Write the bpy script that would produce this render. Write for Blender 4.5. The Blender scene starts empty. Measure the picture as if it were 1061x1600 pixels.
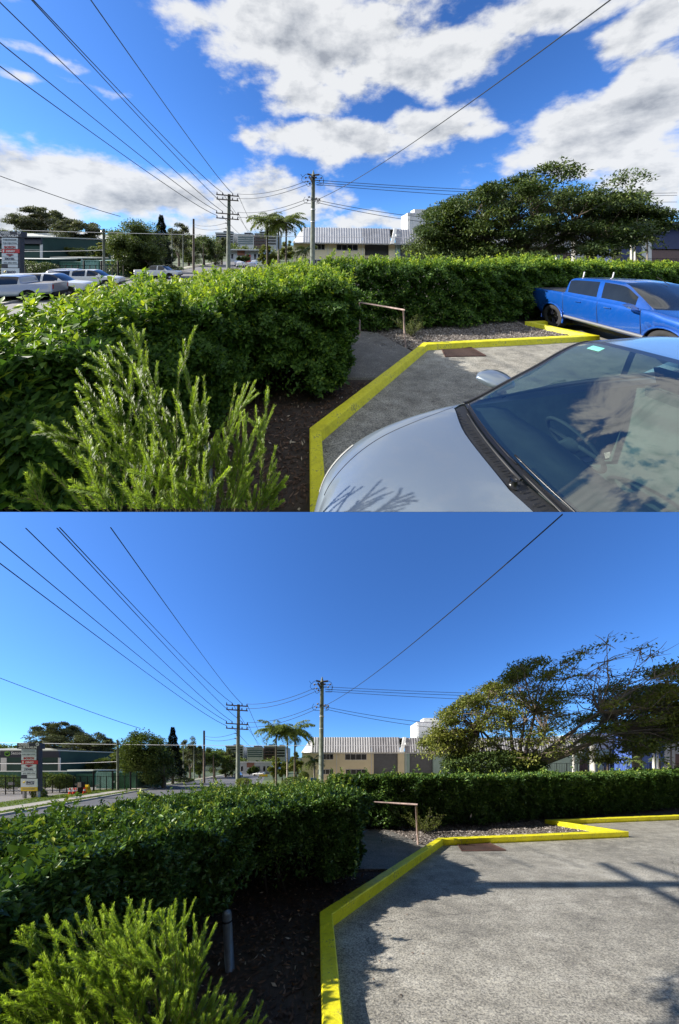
import bpy, bmesh, math, random
import numpy as np
from mathutils import Vector

R = math.radians
rng = np.random.default_rng(7)
random.seed(7)
C = bpy.context.scene.collection
SC = bpy.context.scene

# ---------------------------------------------------------------- camera, sky, sun, exposure
FPX = 398.0                      # focal length in photo pixels (1061 wide): a phone's ultra-wide lens
K = 400.0 / FPX                  # slope of the two sites: the upper one rises, the lower one falls
cam_d = bpy.data.cameras.new('camera')
cam_d.sensor_fit = 'HORIZONTAL'; cam_d.sensor_width = 36.0
cam_d.lens = 36.0 * FPX / 1061.0
cam_d.clip_start = 0.05; cam_d.clip_end = 5000
cam = bpy.data.objects.new('camera', cam_d); C.objects.link(cam)
cam.location = (0, 0, 0); cam.rotation_euler = (R(90), 0, 0)
SC.camera = cam
SC.view_settings.view_transform = 'Standard'
SC.view_settings.look = 'None'
SC.view_settings.exposure = 0.95
SC.view_settings.gamma = 1
SC.view_settings.use_curve_mapping = False
SC.render.film_transparent = False
SC.cycles.max_bounces = 8
SC.cycles.transparent_max_bounces = 12

SUN_EL = 36.0
SUN_DIR = Vector((-math.cos(R(SUN_EL)), -0.01, math.sin(R(SUN_EL)))).normalized()
sun_d = bpy.data.lights.new('sun', 'SUN'); sun_d.energy = 5.0; sun_d.angle = R(0.53); sun_d.color = (1.0, 0.94, 0.86)
sun = bpy.data.objects.new('sun', sun_d); C.objects.link(sun)
sun.rotation_euler = SUN_DIR.to_track_quat('Z', 'Y').to_euler()


class NT:
    """tiny node helper"""
    def __init__(s, tree):
        s.t = tree; s.n = tree.nodes; s.l = tree.links
    def node(s, typ, **kw):
        n = s.n.new(typ)
        for k, v in kw.items(): setattr(n, k, v)
        return n
    def put(s, sock, v):
        if hasattr(v, 'is_linked') or hasattr(v, 'links'): s.l.new(v, sock)
        else: sock.default_value = v
    def math(s, op, a, b=0.0, c=None, clamp=False):
        n = s.node('ShaderNodeMath', operation=op); n.use_clamp = clamp
        s.put(n.inputs[0], a); s.put(n.inputs[1], b)
        if c is not None: s.put(n.inputs[2], c)
        return n.outputs[0]
    def vmath(s, op, a, b=(0, 0, 0), out=0):
        n = s.node('ShaderNodeVectorMath', operation=op)
        s.put(n.inputs[0], a); s.put(n.inputs[1], b)
        return n.outputs[out]
    def scale(s, a, f):
        n = s.node('ShaderNodeVectorMath', operation='SCALE'); s.put(n.inputs[0], a); s.put(n.inputs['Scale'], f); return n.outputs[0]
    def noise(s, vec, scale, detail=4, rough=0.55, lac=2.0):
        n = s.node('ShaderNodeTexNoise')
        if vec is not None: s.put(n.inputs['Vector'], vec)
        n.inputs['Scale'].default_value = scale; n.inputs['Detail'].default_value = detail
        n.inputs['Roughness'].default_value = rough; n.inputs['Lacunarity'].default_value = lac
        return n.outputs['Fac']
    def ramp(s, fac, stops, interp='LINEAR'):
        n = s.node('ShaderNodeValToRGB'); n.color_ramp.interpolation = interp
        e = n.color_ramp.elements
        while len(e) < len(stops): e.new(0.5)
        for i, (p, c) in enumerate(stops):
            e[i].position = p; e[i].color = (*c, 1) if len(c) == 3 else c
        s.put(n.inputs[0], fac); return n.outputs[0]
    def mix(s, f, a, b, blend='MIX'):
        n = s.node('ShaderNodeMix', data_type='RGBA', blend_type=blend)
        s.put(n.inputs['Factor'], f)
        for i, v in ((6, a), (7, b)):
            if isinstance(v, tuple) and len(v) == 3: v = (*v, 1)
            s.put(n.inputs[i], v)
        return n.outputs[2]
    def smooth(s, v, lo, hi):
        n = s.node('ShaderNodeMapRange', interpolation_type='SMOOTHSTEP')
        s.put(n.inputs[0], v); n.inputs[1].default_value = lo; n.inputs[2].default_value = hi
        return n.outputs[0]


def build_world():
    w = bpy.data.worlds.new('World'); SC.world = w; w.use_nodes = True
    T = NT(w.node_tree); T.n.clear()
    geo = T.node('ShaderNodeTexCoord').outputs['Generated']
    sep = T.node('ShaderNodeSeparateXYZ'); T.put(sep.inputs[0], geo)
    x, y, z = sep.outputs
    ypos = T.math('MAXIMUM', y, 0.0)
    up = T.math('GREATER_THAN', z, 0.0)
    sgn = T.math('SUBTRACT', 1.0, T.math('MULTIPLY', up, 2.0))       # -1 over the rising site, +1 over the falling one
    zz = T.math('ADD', z, T.math('MULTIPLY', T.math('MULTIPLY', ypos, K), sgn))
    cmb = T.node('ShaderNodeCombineXYZ'); T.put(cmb.inputs[0], x); T.put(cmb.inputs[1], y); T.put(cmb.inputs[2], zz)
    nrm = T.vmath('NORMALIZE', cmb.outputs[0])
    sky = T.node('ShaderNodeTexSky', sky_type='NISHITA', sun_disc=False)
    sky.sun_elevation = R(SUN_EL); sky.sun_rotation = math.atan2(SUN_DIR.x, SUN_DIR.y)
    sky.altitude = 0; sky.air_density = 1.0; sky.dust_density = 0.4; sky.ozone_density = 3.5
    T.put(sky.inputs[0], nrm)
    skyc = T.mix(1.0, sky.outputs[0], (0.48, 0.87, 1.42), 'MULTIPLY')
    # clouds over the rising site
    s2 = T.node('ShaderNodeSeparateXYZ'); T.put(s2.inputs[0], nrm)
    nx, ny, nz = s2.outputs
    den = T.math('ADD', T.math('MAXIMUM', ny, -0.9), 1.0)
    s = T.math('DIVIDE', nx, den); t = T.math('DIVIDE', nz, den)
    cst = T.node('ShaderNodeCombineXYZ'); T.put(cst.inputs[0], s); T.put(cst.inputs[1], t)
    st = cst.outputs[0]
    warp = T.node('ShaderNodeTexNoise'); T.put(warp.inputs['Vector'], st); warp.inputs['Scale'].default_value = 5.0; warp.inputs['Detail'].default_value = 5
    wv = T.scale(T.vmath('SUBTRACT', warp.outputs['Color'], (0.5, 0.5, 0.5)), 0.16)
    stw = T.vmath('ADD', st, wv)
    sw = T.node('ShaderNodeSeparateXYZ'); T.put(sw.inputs[0], stw)
    S_, T_ = sw.outputs[0], sw.outputs[1]
    def pj(px, py):
        u, v = (px - 530.5) / FPX, (400 - py) / FPX
        L = math.sqrt(u * u + 1 + v * v); return (u / L) / (1 / L + 1), (v / L) / (1 / L + 1)
    blobs = [  # x, y, half width, half height, weight
        (480, 60, 190, 75, 1.1), (640, 90, 150, 60, 1.0), (330, 20, 110, 50, .8), (480, 150, 75, 50, .9), (820, 10, 170, 40, .75), (560, -40, 300, 70, .8),
        (540, 225, 130, 38, 1.1), (660, 205, 110, 38, .85), (740, 220, 55, 24, .7), (390, 224, 34, 18, .7),
        (960, 190, 170, 60, 1.15), (880, 240, 130, 45, 1.0), (1030, 120, 80, 40, .9), (1020, 260, 120, 50, .9), (1040, 40, 90, 60, .8),
        (60, 270, 190, 48, 1.05), (210, 305, 190, 40, 1.0), (30, 330, 160, 40, .9), (420, 315, 130, 42, .85), (560, 345, 130, 24, .7),
        (90, 110, 75, 17, .6), (170, 150, 60, 14, .55), (60, 25, 70, 26, .55), (30, 140, 55, 14, .6), (130, 235, 50, 12, .5), (20, 60, 40, 30, .5),
        (720, 345, 90, 16, .4), (330, 345, 200, 30, .7)]
    tot = None
    for (px, py, hw, hh, wt) in blobs:
        a, b = pj(px, py); a1, _ = pj(px + hw, py); a0, _ = pj(px - hw, py); _, b1 = pj(px, py - hh); _, b0 = pj(px, py + hh)
        ra = max(abs(a1 - a0) / 2, .01); rb = max(abs(b1 - b0) / 2, .008)
        du = T.math('MULTIPLY', T.math('SUBTRACT', S_, a), 1 / ra); dv = T.math('MULTIPLY', T.math('SUBTRACT', T_, b), 1 / rb)
        d2 = T.math('ADD', T.math('MULTIPLY', du, du), T.math('MULTIPLY', dv, dv))
        e = T.math('MULTIPLY', T.math('EXPONENT', T.math('MULTIPLY', d2, -0.75)), wt)
        tot = e if tot is None else T.math('MAXIMUM', tot, e)
    ctr = T.vmath('MULTIPLY', st, (1.0, 1.6, 1.0))
    n1 = T.noise(ctr, 8.0, 9, 0.60)
    n0 = T.noise(T.vmath('MULTIPLY', nrm, (1, 1, 1.8)), 2.6, 6, 0.55)
    back = T.smooth(ny, 0.25, -0.15)                               # the sky goes on behind with broken cloud of the same kind
    gen = T.math('MULTIPLY', T.smooth(n0, 0.36, 0.52), 1.0)
    base = T.node('ShaderNodeMix', data_type='FLOAT'); T.put(base.inputs[0], back); T.put(base.inputs[2], tot); T.put(base.inputs[3], gen)
    dens = T.math('ADD', base.outputs[0], T.math('MULTIPLY', T.math('SUBTRACT', n1, 0.5), 1.7))
    cov = T.math('MULTIPLY', T.smooth(dens, 0.34, 0.70), up)
    cov = T.math('MULTIPLY', cov, T.smooth(nz, -0.02, 0.01))
    cov = T.math('MULTIPLY', cov, 0.96)
    n2 = T.noise(T.vmath('ADD', ctr, (3.1, 0.03, 0.0)), 6.0, 6, 0.6)
    n3 = T.noise(T.vmath('ADD', ctr, (-0.012, 0.03, 0.0)), 8.0, 9, 0.60)
    rel = T.math('MULTIPLY', T.math('SUBTRACT', n1, n3), 4.5)       # billows: bright towards the light, grey below
    thick = T.math('ADD', T.math('MULTIPLY', T.smooth(dens, 0.60, 1.55), 0.95), T.math('MULTIPLY', T.math('SUBTRACT', n2, 0.5), 1.0))
    shade = T.math('SUBTRACT', thick, rel, clamp=True)
    ccol = T.ramp(shade, [(0.0, (6.0, 6.1, 6.2)), (0.35, (4.9, 5.05, 5.25)), (0.7, (3.7, 3.9, 4.2)), (1.0, (2.6, 2.8, 3.15))])
    full = T.mix(cov, skyc, ccol)
    bg = T.node('ShaderNodeBackground'); T.put(bg.inputs[0], full); bg.inputs[1].default_value = 0.076
    out = T.node('ShaderNodeOutputWorld'); T.l.new(bg.outputs[0], out.inputs[0])
build_world()


# ---------------------------------------------------------------- materials
MATS = {}
def base_mat(name):
    m = bpy.data.materials.new(name); m.use_nodes = True
    T = NT(m.node_tree); T.n.clear()
    out = T.node('ShaderNodeOutputMaterial'); b = T.node('ShaderNodeBsdfPrincipled'); T.l.new(b.outputs[0], out.inputs[0])
    MATS[name] = m
    return m, T, b, out
def bump(T, b, h, strength=.3, dist=.01):
    n = T.node('ShaderNodeBump'); n.inputs['Strength'].default_value = strength; n.inputs['Distance'].default_value = dist
    T.put(n.inputs['Height'], h); T.l.new(n.outputs[0], b.inputs['Normal'])
def simple(name, col, rough=.6, metal=0.0, var=.15, scale=3.0, coat=0.0, spec=.5, bstr=0.0):
    m, T, b, out = base_mat(name)
    pos = T.node('ShaderNodeNewGeometry').outputs['Position']
    n = T.noise(pos, scale, 5, .6)
    lo = tuple(c * (1 - var) for c in col); hi = tuple(min(1, c * (1 + var)) for c in col)
    T.put(b.inputs['Base Color'], T.ramp(n, [(.3, lo), (.7, hi)]))
    b.inputs['Roughness'].default_value = rough; b.inputs['Metallic'].default_value = metal
    b.inputs['Coat Weight'].default_value = coat; b.inputs['Coat Roughness'].default_value = .04
    b.inputs['Specular IOR Level'].default_value = spec
    if bstr: bump(T, b, T.noise(pos, scale * 9, 4), bstr, .01)
    return m
def leaf_mat(name, stops, rough=.5, trans=.30, spec=.28):
    m, T, b, out = base_mat(name)
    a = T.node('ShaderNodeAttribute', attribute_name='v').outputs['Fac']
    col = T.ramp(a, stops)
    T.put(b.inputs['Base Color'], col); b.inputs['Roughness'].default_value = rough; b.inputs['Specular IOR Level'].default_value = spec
    tr = T.node('ShaderNodeBsdfTranslucent'); T.put(tr.inputs[0], T.mix(1.0, col, (1.3, 1.35, .55), 'MULTIPLY'))
    mx = T.node('ShaderNodeMixShader'); mx.inputs[0].default_value = trans
    T.l.new(b.outputs[0], mx.inputs[1]); T.l.new(tr.outputs[0], mx.inputs[2]); T.l.new(mx.outputs[0], out.inputs[0])
    return m
def glass_mat(name, tint=(.25, .32, .3), refl=.10, alpha=.6):
    m, T, b, out = base_mat(name); T.n.remove(b)
    tr = T.node('ShaderNodeBsdfTransparent'); tr.inputs[0].default_value = (*tint, 1)
    gl = T.node('ShaderNodeBsdfGlossy'); gl.inputs['Roughness'].default_value = .01; gl.inputs['Color'].default_value = (1, 1, 1, 1)
    lw = T.node('ShaderNodeLayerWeight'); lw.inputs[0].default_value = .35
    f = T.math('ADD', T.math('MULTIPLY', lw.outputs['Fresnel'], .42), refl, clamp=True)
    mx = T.node('ShaderNodeMixShader'); T.put(mx.inputs[0], f); T.l.new(tr.outputs[0], mx.inputs[1]); T.l.new(gl.outputs[0], mx.inputs[2])
    T.l.new(mx.outputs[0], out.inputs[0]); return m

def concrete(name, lo, mid, hi, dark=.5):
    m, T, b, out = base_mat(name)
    pos = T.node('ShaderNodeNewGeometry').outputs['Position']
    big = T.noise(pos, .55, 6, .65); med = T.noise(pos, 3.2, 8, .7); fine = T.noise(pos, 55, 3, .6); grit = T.noise(pos, 190, 2, .5)
    str_ = T.noise(T.vmath('MULTIPLY', pos, (.5, 3.0, 3.0)), 1.3, 6, .65)
    f = T.math('ADD', T.math('MULTIPLY', big, .45), T.math('ADD', T.math('MULTIPLY', med, .47), T.math('MULTIPLY', str_, .08)))
    col = T.ramp(f, [(.36, lo), (.5, mid), (.64, hi)])
    sp = T.ramp(fine, [(.34, (.42, .42, .42)), (.5, (1, 1, 1)), (.66, (1.55, 1.52, 1.45))])
    col = T.mix(1.0, col, sp, 'MULTIPLY')
    gp = T.ramp(grit, [(.3, (.62, .62, .62)), (.5, (1, 1, 1)), (.72, (1.5, 1.5, 1.45))])
    col = T.mix(1.0, col, gp, 'MULTIPLY')
    stain = T.ramp(T.noise(pos, 1.1, 9, .75), [(.52, (1, 1, 1)), (.66, (.50, .49, .48))])
    col = T.mix(1.0, col, stain, 'MULTIPLY')
    vor = T.node('ShaderNodeTexVoronoi', feature='DISTANCE_TO_EDGE'); T.put(vor.inputs['Vector'], T.vmath('ADD', pos, T.scale(T.vmath('SUBTRACT', T.node('ShaderNodeTexNoise').outputs['Color'], (.5, .5, .5)), .0))); vor.inputs['Scale'].default_value = .16
    wob = T.math('ADD', vor.outputs['Distance'], T.math('MULTIPLY', T.math('SUBTRACT', T.noise(pos, 6, 6, .7), .5), .03))
    crack = T.math('MULTIPLY', T.math('LESS_THAN', T.math('ABSOLUTE', wob), .0012), .55)
    col = T.mix(crack, col, (.05, .048, .044))
    vo2 = T.node('ShaderNodeTexVoronoi'); T.put(vo2.inputs['Vector'], pos); vo2.inputs['Scale'].default_value = 1.7; vo2.inputs['Randomness'].default_value = 1.0
    spot = T.math('MULTIPLY', T.smooth(T.math('ADD', vo2.outputs['Distance'], T.math('MULTIPLY', med, .10)), .115, .075), .55)
    col = T.mix(spot, col, (.05, .047, .042))
    T.put(b.inputs['Base Color'], col); b.inputs['Roughness'].default_value = .85
    bump(T, b, T.math('ADD', fine, T.math('MULTIPLY', grit, .5)), .5, .004)
    return m
M = {}
M['concrete'] = concrete('concrete', (.15, .143, .124), (.30, .285, .245), (.46, .44, .385))
M['path_concrete'] = concrete('path_concrete', (.11, .105, .095), (.17, .163, .15), (.25, .24, .22))
M['foot_concrete'] = simple('foot_concrete', (.42, .39, .34), .9, var=.15, scale=1.5)
M['asphalt'] = simple('asphalt', (.135, .135, .14), .9, var=.22, scale=.5)
M['yard'] = simple('yard', (.24, .22, .20), .9, var=.2, scale=.3)
M['soil'] = simple('soil', (.055, .04, .03), .95, var=.5, scale=9, bstr=.8)
M['terrain'] = simple('terrain', (.07, .10, .035), .95, var=.3, scale=.25)
M['hill'] = simple('hill', (.05, .07, .035), .95, var=.3, scale=.05)
M['grass_ground'] = simple('grass_ground', (.12, .17, .05), .95, var=.35, scale=1.2)
M['gravel'] = simple('gravel', (.22, .19, .165), .95, var=.5, scale=40, bstr=.9)
M['bark'] = simple('bark', (.12, .095, .07), .9, var=.4, scale=8, bstr=.6)
M['pale_bark'] = simple('pale_bark', (.32, .28, .24), .85, var=.4, scale=3, bstr=.5)
M['stem'] = simple('stem', (.035, .027, .02), .85, var=.4, scale=30)
M['shoot'] = simple('shoot', (.25, .20, .09), .7, var=.3, scale=30)
M['palm_trunk'] = simple('palm_trunk', (.20, .175, .15), .85, var=.3, scale=4)
M['white_trunk'] = simple('white_trunk', (.55, .54, .48), .75, var=.15, scale=3)
M['pole_wood'] = simple('pole_wood', (.17, .19, .155), .9, var=.35, scale=2.2, bstr=.4)
M['brown_wood'] = simple('brown_wood', (.13, .10, .08), .9, var=.35, scale=2.2)
M['wire'] = simple('wire', (.03, .032, .035), .6, var=.1)
M['insulator'] = simple('insulator', (.05, .035, .03), .3, var=.2)
M['black_metal'] = simple('black_metal', (.02, .02, .022), .8, var=.2, spec=.12)
M['rust'] = simple('rust', (.075, .038, .03), .8, .2, var=.45, scale=14, bstr=.4)
M['grate_dark'] = simple('grate_dark', (.012, .010, .010), .9)
M['rail'] = simple('rail', (.30, .22, .19), .7, .2, var=.4, scale=9)
M['bollard'] = simple('bollard', (.11, .13, .155), .45, .3, var=.25, scale=12)
M['white_paint'] = simple('white_paint', (.78, .78, .76), .35, var=.04, coat=.4)
M['silver_paint'] = simple('silver_paint', (.42, .45, .49), .3, .5, var=.04, coat=.6)
M['teal_paint'] = simple('teal_paint', (.18, .36, .38), .35, var=.05, coat=.4)
M['tray_black'] = simple('tray_black', (.03, .03, .032), .6)
M['tyre'] = simple('tyre', (.018, .018, .019), .85, var=.2, scale=20)
M['rim_silver'] = simple('rim_silver', (.5, .5, .52), .3, .9, var=.1)
M['rim_black'] = simple('rim_black', (.02, .02, .024), .25, .6, var=.1)
M['plastic'] = simple('plastic', (.022, .023, .025), .5, var=.2, scale=8, spec=.4)
M['rubber_gloss'] = simple('rubber_gloss', (.012, .012, .013), .3)
M['chrome'] = simple('chrome', (.6, .6, .62), .15, 1.0, var=.03)
M['red_lens'] = simple('red_lens', (.35, .012, .012), .2, coat=.6)
M['clear_lens'] = simple('clear_lens', (.62, .64, .66), .12, coat=.8)
M['cream_wall'] = simple('cream_wall', (.80, .70, .48), .85, var=.06, scale=.8)
M['teal_wall'] = simple('teal_wall', (.34, .46, .42), .85, var=.08, scale=.8)
M['pale_wall'] = simple('pale_wall', (.50, .53, .56), .85, var=.06, scale=.8)
M['white_wall'] = simple('white_wall', (.72, .73, .73), .8, var=.05, scale=.5)
M['blue_wall'] = simple('blue_wall', (.06, .12, .38), .7, var=.1, scale=.6)
M['navy_wall'] = simple('navy_wall', (.025, .045, .14), .7, var=.1, scale=.6)
M['green_wall'] = simple('green_wall', (.022, .065, .055), .8, var=.15, scale=.5)
M['green_box'] = simple('green_box', (.045, .14, .10), .7, var=.25, scale=1.5)
M['teal_box'] = simple('teal_box', (.20, .38, .34), .7, var=.25, scale=1.5)
M['navy'] = simple('navy', (.012, .02, .045), .5)
M['steel_sheet'] = simple('steel_sheet', (.45, .45, .48), .55, .35, var=.18, scale=.9)
M['steel_light'] = simple('steel_light', (.66, .66, .69), .5, .2, var=.1, scale=.9)
M['roller'] = simple('roller', (.16, .165, .175), .6, .2, var=.1, scale=1.5)
M['roof_pale'] = simple('roof_pale', (.52, .54, .50), .7, var=.08)
M['window_dark'] = simple('window_dark', (.012, .016, .02), .08, spec=.5)
M['window_blue'] = simple('window_blue', (.10, .17, .19), .12, spec=.8)
M['office_wall'] = simple('office_wall', (.50, .52, .52), .7, var=.08)
M['brick_wall'] = simple('brick_wall', (.30, .13, .09), .8)
M['brown_panel'] = simple('brown_panel', (.17, .11, .105), .8)
M['cone_orange'] = simple('cone_orange', (.75, .06, .03), .5)
M['sign_white'] = simple('sign_white', (.66, .74, .80), .4, var=.05)
M['sign_yellow'] = simple('sign_yellow', (.75, .55, .03), .45, var=.05)
M['sign_red'] = simple('sign_red', (.55, .02, .03), .45, var=.05)
M['ink_blue'] = simple('ink_blue', (.02, .03, .10), .5)
M['ink_red'] = simple('ink_red', (.45, .02, .02), .5)
M['ink_grey'] = simple('ink_grey', (.18, .22, .26), .5)
M['ink_white'] = simple('ink_white', (.8, .8, .8), .5)
M['ink_green'] = simple('ink_green', (.20, .45, .06), .5)
M['blue_bin'] = simple('blue_bin', (.02, .12, .38), .5)
M['interior'] = simple('interior', (.15, .19, .18), .8, var=.2, scale=6)
M['interior_dark'] = simple('interior_dark', (.07, .09, .09), .7, var=.2, scale=6)
M['sticker'] = simple('sticker', (.22, .75, .62), .5)
M['glass_car'] = glass_mat('glass_car', (.66, .82, .76), .19)
M['glass_dark'] = glass_mat('glass_dark', (.05, .06, .07), .10)

def paint(name, col, flake=.35, rough=.28, metal=.55, dusty=.18):
    m, T, b, out = base_mat(name)
    pos = T.node('ShaderNodeNewGeometry').outputs['Position']
    n = T.noise(pos, 1500, 2, .5)
    c = T.mix(T.math('MULTIPLY', n, flake), (*[x * .85 for x in col],), (*[min(1, x * 1.25) for x in col],))
    dust = T.noise(pos, 7, 7, .7)
    c = T.mix(T.math('MULTIPLY', T.smooth(dust, .45, .8), dusty), c, (.40, .39, .37))
    T.put(b.inputs['Base Color'], c); b.inputs['Metallic'].default_value = metal
    T.put(b.inputs['Roughness'], T.math('ADD', T.math('MULTIPLY', dust, .12), rough - .06))
    b.inputs['Coat Weight'].default_value = .8; b.inputs['Coat Roughness'].default_value = .06
    return m
M['blue_paint'] = paint('blue_paint', (.006, .085, .40), metal=.25, rough=.22, dusty=.04)
M['ice_paint'] = paint('ice_paint', (.27, .335, .41), metal=.5, rough=.30)

def yellow():
    m, T, b, out = base_mat('yellow_paint')
    pos = T.node('ShaderNodeNewGeometry').outputs['Position']
    n = T.noise(pos, 4, 8, .7); f = T.noise(pos, 40, 5, .6)
    col = T.ramp(n, [(.3, (.62, .56, .010)), (.5, (.84, .77, .012)), (.7, (.90, .84, .03))])
    wear = T.smooth(T.math('ADD', T.math('MULTIPLY', n, .5), T.math('MULTIPLY', f, .5)), .55, .60)
    col = T.mix(T.math('MULTIPLY', wear, .75), col, (.22, .19, .10))
    dirt = T.smooth(T.noise(pos, 17, 6, .7), .55, .72)
    col = T.mix(T.math('MULTIPLY', dirt, .45), col, (.20, .17, .04))
    scuff = T.smooth(T.noise(T.vmath('MULTIPLY', pos, (1, 1, .4)), 2.3, 9, .8), .57, .70)
    col = T.mix(T.math('MULTIPLY', scuff, .5), col, (.16, .14, .06))
    T.put(b.inputs['Base Color'], col); b.inputs['Roughness'].default_value = .6
    bump(T, b, f, .6, .008); return m
M['yellow'] = yellow()
G = lambda *a: [(p, c) for p, c in a]
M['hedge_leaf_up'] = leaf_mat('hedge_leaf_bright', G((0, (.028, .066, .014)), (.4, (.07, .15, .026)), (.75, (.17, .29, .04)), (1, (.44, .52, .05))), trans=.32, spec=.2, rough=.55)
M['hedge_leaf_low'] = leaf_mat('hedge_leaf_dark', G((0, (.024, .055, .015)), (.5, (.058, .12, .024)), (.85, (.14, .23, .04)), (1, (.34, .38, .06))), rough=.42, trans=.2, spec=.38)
M['needle'] = leaf_mat('needle_leaf', G((0, (.10, .16, .025)), (.45, (.22, .33, .04)), (1, (.50, .62, .09))), rough=.45, trans=.35)
M['tree_leaf_dark'] = leaf_mat('tree_leaf_dark', G((0, (.022, .045, .015)), (.5, (.06, .10, .026)), (1, (.18, .22, .05))), rough=.55, trans=.22)
M['tree_leaf_olive'] = leaf_mat('tree_leaf_olive', G((0, (.07, .09, .02)), (.5, (.17, .20, .045)), (1, (.34, .33, .07))), rough=.55, trans=.25)
M['gum_leaf'] = leaf_mat('gum_leaf', G((0, (.06, .075, .04)), (.5, (.13, .15, .075)), (1, (.24, .24, .13))), rough=.6, trans=.15)
M['mid_leaf'] = leaf_mat('mid_leaf', G((0, (.04, .065, .02)), (.5, (.11, .155, .04)), (1, (.24, .28, .07))), rough=.55, trans=.2)
M['pine_leaf'] = leaf_mat('pine_leaf', G((0, (.008, .016, .009)), (1, (.03, .05, .025))), rough=.6, trans=.1)
M['palm_leaf'] = leaf_mat('palm_leaf', G((0, (.08, .11, .035)), (.5, (.19, .25, .07)), (1, (.40, .44, .13))), rough=.5, trans=.25)
M['chip'] = leaf_mat('bark_chip', G((0, (.05, .03, .02)), (.6, (.15, .092, .062)), (.93, (.27, .19, .14)), (1, (.46, .38, .28))), rough=.85, trans=0.0, spec=.2)
M['pebble'] = leaf_mat('pebble', G((0, (.10, .08, .07)), (.6, (.24, .21, .185)), (1, (.5, .46, .42))), rough=.85, trans=0.0, spec=.2)
M['grass'] = leaf_mat('grass_blade', G((0, (.07, .11, .02)), (1, (.22, .28, .07))), rough=.6, trans=.25)
M['twig'] = simple('twig', (.24, .19, .15), .85, var=.3, scale=4)


# ---------------------------------------------------------------- the two sites
class Site:
    def __init__(s, key, sign, h, yaw, t, roll):
        s.key, s.sign, s.h, s.yaw, s.t, s.roll = key, sign, h, yaw, t, roll
        s.view = {'up': 'in cloudy upper view', 'low': 'in clear lower view'}[key]
        s.up = key == 'up'
    def plan(s, V):                      # shared survey plan -> this photograph's own standpoint
        V = np.asarray(V, float)
        c, d = math.cos(s.yaw), math.sin(s.yaw)
        W = V.copy()
        W[..., 0] = V[..., 0] * c - V[..., 1] * d + s.t[0]
        W[..., 1] = V[..., 1] * c + V[..., 0] * d + s.t[1]
        return W
    def world(s, V, raw=False):          # ground of the site is a hillside of slope K
        W = np.array(V, float) if raw else s.plan(V)
        W[..., 2] = W[..., 2] - s.h + s.sign * K * W[..., 1] + s.roll * W[..., 0]
        return W
UP = Site('up', 1, 2.40, 0.033, (-.05, .24), -.013)
LOW = Site('low', -1, 1.90, 0.0, (0, 0), 0.0)

def PB(px, py, Y):                       # point of the shared plan from a sighting in the lower photograph
    return ((px - 530.5) / FPX * Y, Y, 1.9 - (py - 1200) / FPX * Y)
def PA(px, py, Y):                       # sighting in the upper photograph (site coordinates, raw)
    X = (px - 530.5) / FPX * Y
    return (X, Y, 2.4 - (py - 400) / FPX * Y + .013 * X)
def ZB(py, Y): return 1.9 - (py - 1200) / FPX * Y
def XB(px, Y): return (px - 530.5) / FPX * Y
ST = -1.08                               # street level


class MB:
    def __init__(s): s.V = []; s.F = []; s.n = 0
    def add(s, V, F):
        V = np.asarray(V, float).reshape(-1, 3); s.V.append(V)
        s.F += [tuple(i + s.n for i in f) for f in F]; s.n += len(V); return s
    def box(s, x0, x1, y0, y1, z0, z1):
        v = [(x, y, z) for z in (z0, z1) for y in (y0, y1) for x in (x0, x1)]
        return s.add(v, [(0, 2, 3, 1), (4, 5, 7, 6), (0, 1, 5, 4), (2, 6, 7, 3), (0, 4, 6, 2), (1, 3, 7, 5)])
    def quad(s, a, b, c, d): return s.add([a, b, c, d], [(0, 1, 2, 3)])
    def prism(s, poly, z0, z1):
        n = len(poly)
        v = [(p[0], p[1], z0) for p in poly] + [(p[0], p[1], z1) for p in poly]
        f = [tuple(range(n - 1, -1, -1)), tuple(range(n, 2 * n))] + [(i, (i + 1) % n, n + (i + 1) % n, n + i) for i in range(n)]
        return s.add(v, f)
    def tube(s, pts, rad, n=6, cap=True):
        P = np.asarray(pts, float); m = len(P)
        r = np.full(m, rad) if np.isscalar(rad) else np.asarray(rad, float)
        T = np.gradient(P, axis=0); T /= np.linalg.norm(T, axis=1)[:, None] + 1e-9
        ref = np.array([0, 0, 1.0]) if abs(T[:, 2]).mean() < .8 else np.array([1.0, 0, 0])
        A = np.cross(T, ref); A /= np.linalg.norm(A, axis=1)[:, None] + 1e-9
        B = np.cross(T, A)
        th = np.arange(n) * 2 * math.pi / n
        ring = P[:, None] + r[:, None, None] * (np.cos(th)[None, :, None] * A[:, None] + np.sin(th)[None, :, None] * B[:, None])
        f = [(i * n + j, i * n + (j + 1) % n, (i + 1) * n + (j + 1) % n, (i + 1) * n + j) for i in range(m - 1) for j in range(n)]
        if cap: f += [tuple(range(n)), tuple(range((m - 1) * n, m * n))[::-1]]
        return s.add(ring.reshape(-1, 3), f)
    def disc(s, c, r, n=16, axis='y', r2=None, depth=.02):
        th = np.arange(n) * 2 * math.pi / n
        a, b = np.cos(th) * r, np.sin(th) * r
        def ring(q, sc=1):
            z = np.full(n, q)
            return {'y': np.c_[a * sc, z, b * sc], 'x': np.c_[z, a * sc, b * sc], 'z': np.c_[a * sc, b * sc, z]}[axis] + np.asarray(c)
        return s.add(np.vstack([ring(-depth / 2), ring(depth / 2)]), [tuple(range(n)), tuple(range(2 * n - 1, n - 1, -1))] + [(i, n + i, n + (i + 1) % n, (i + 1) % n) for i in range(n)])

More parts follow.
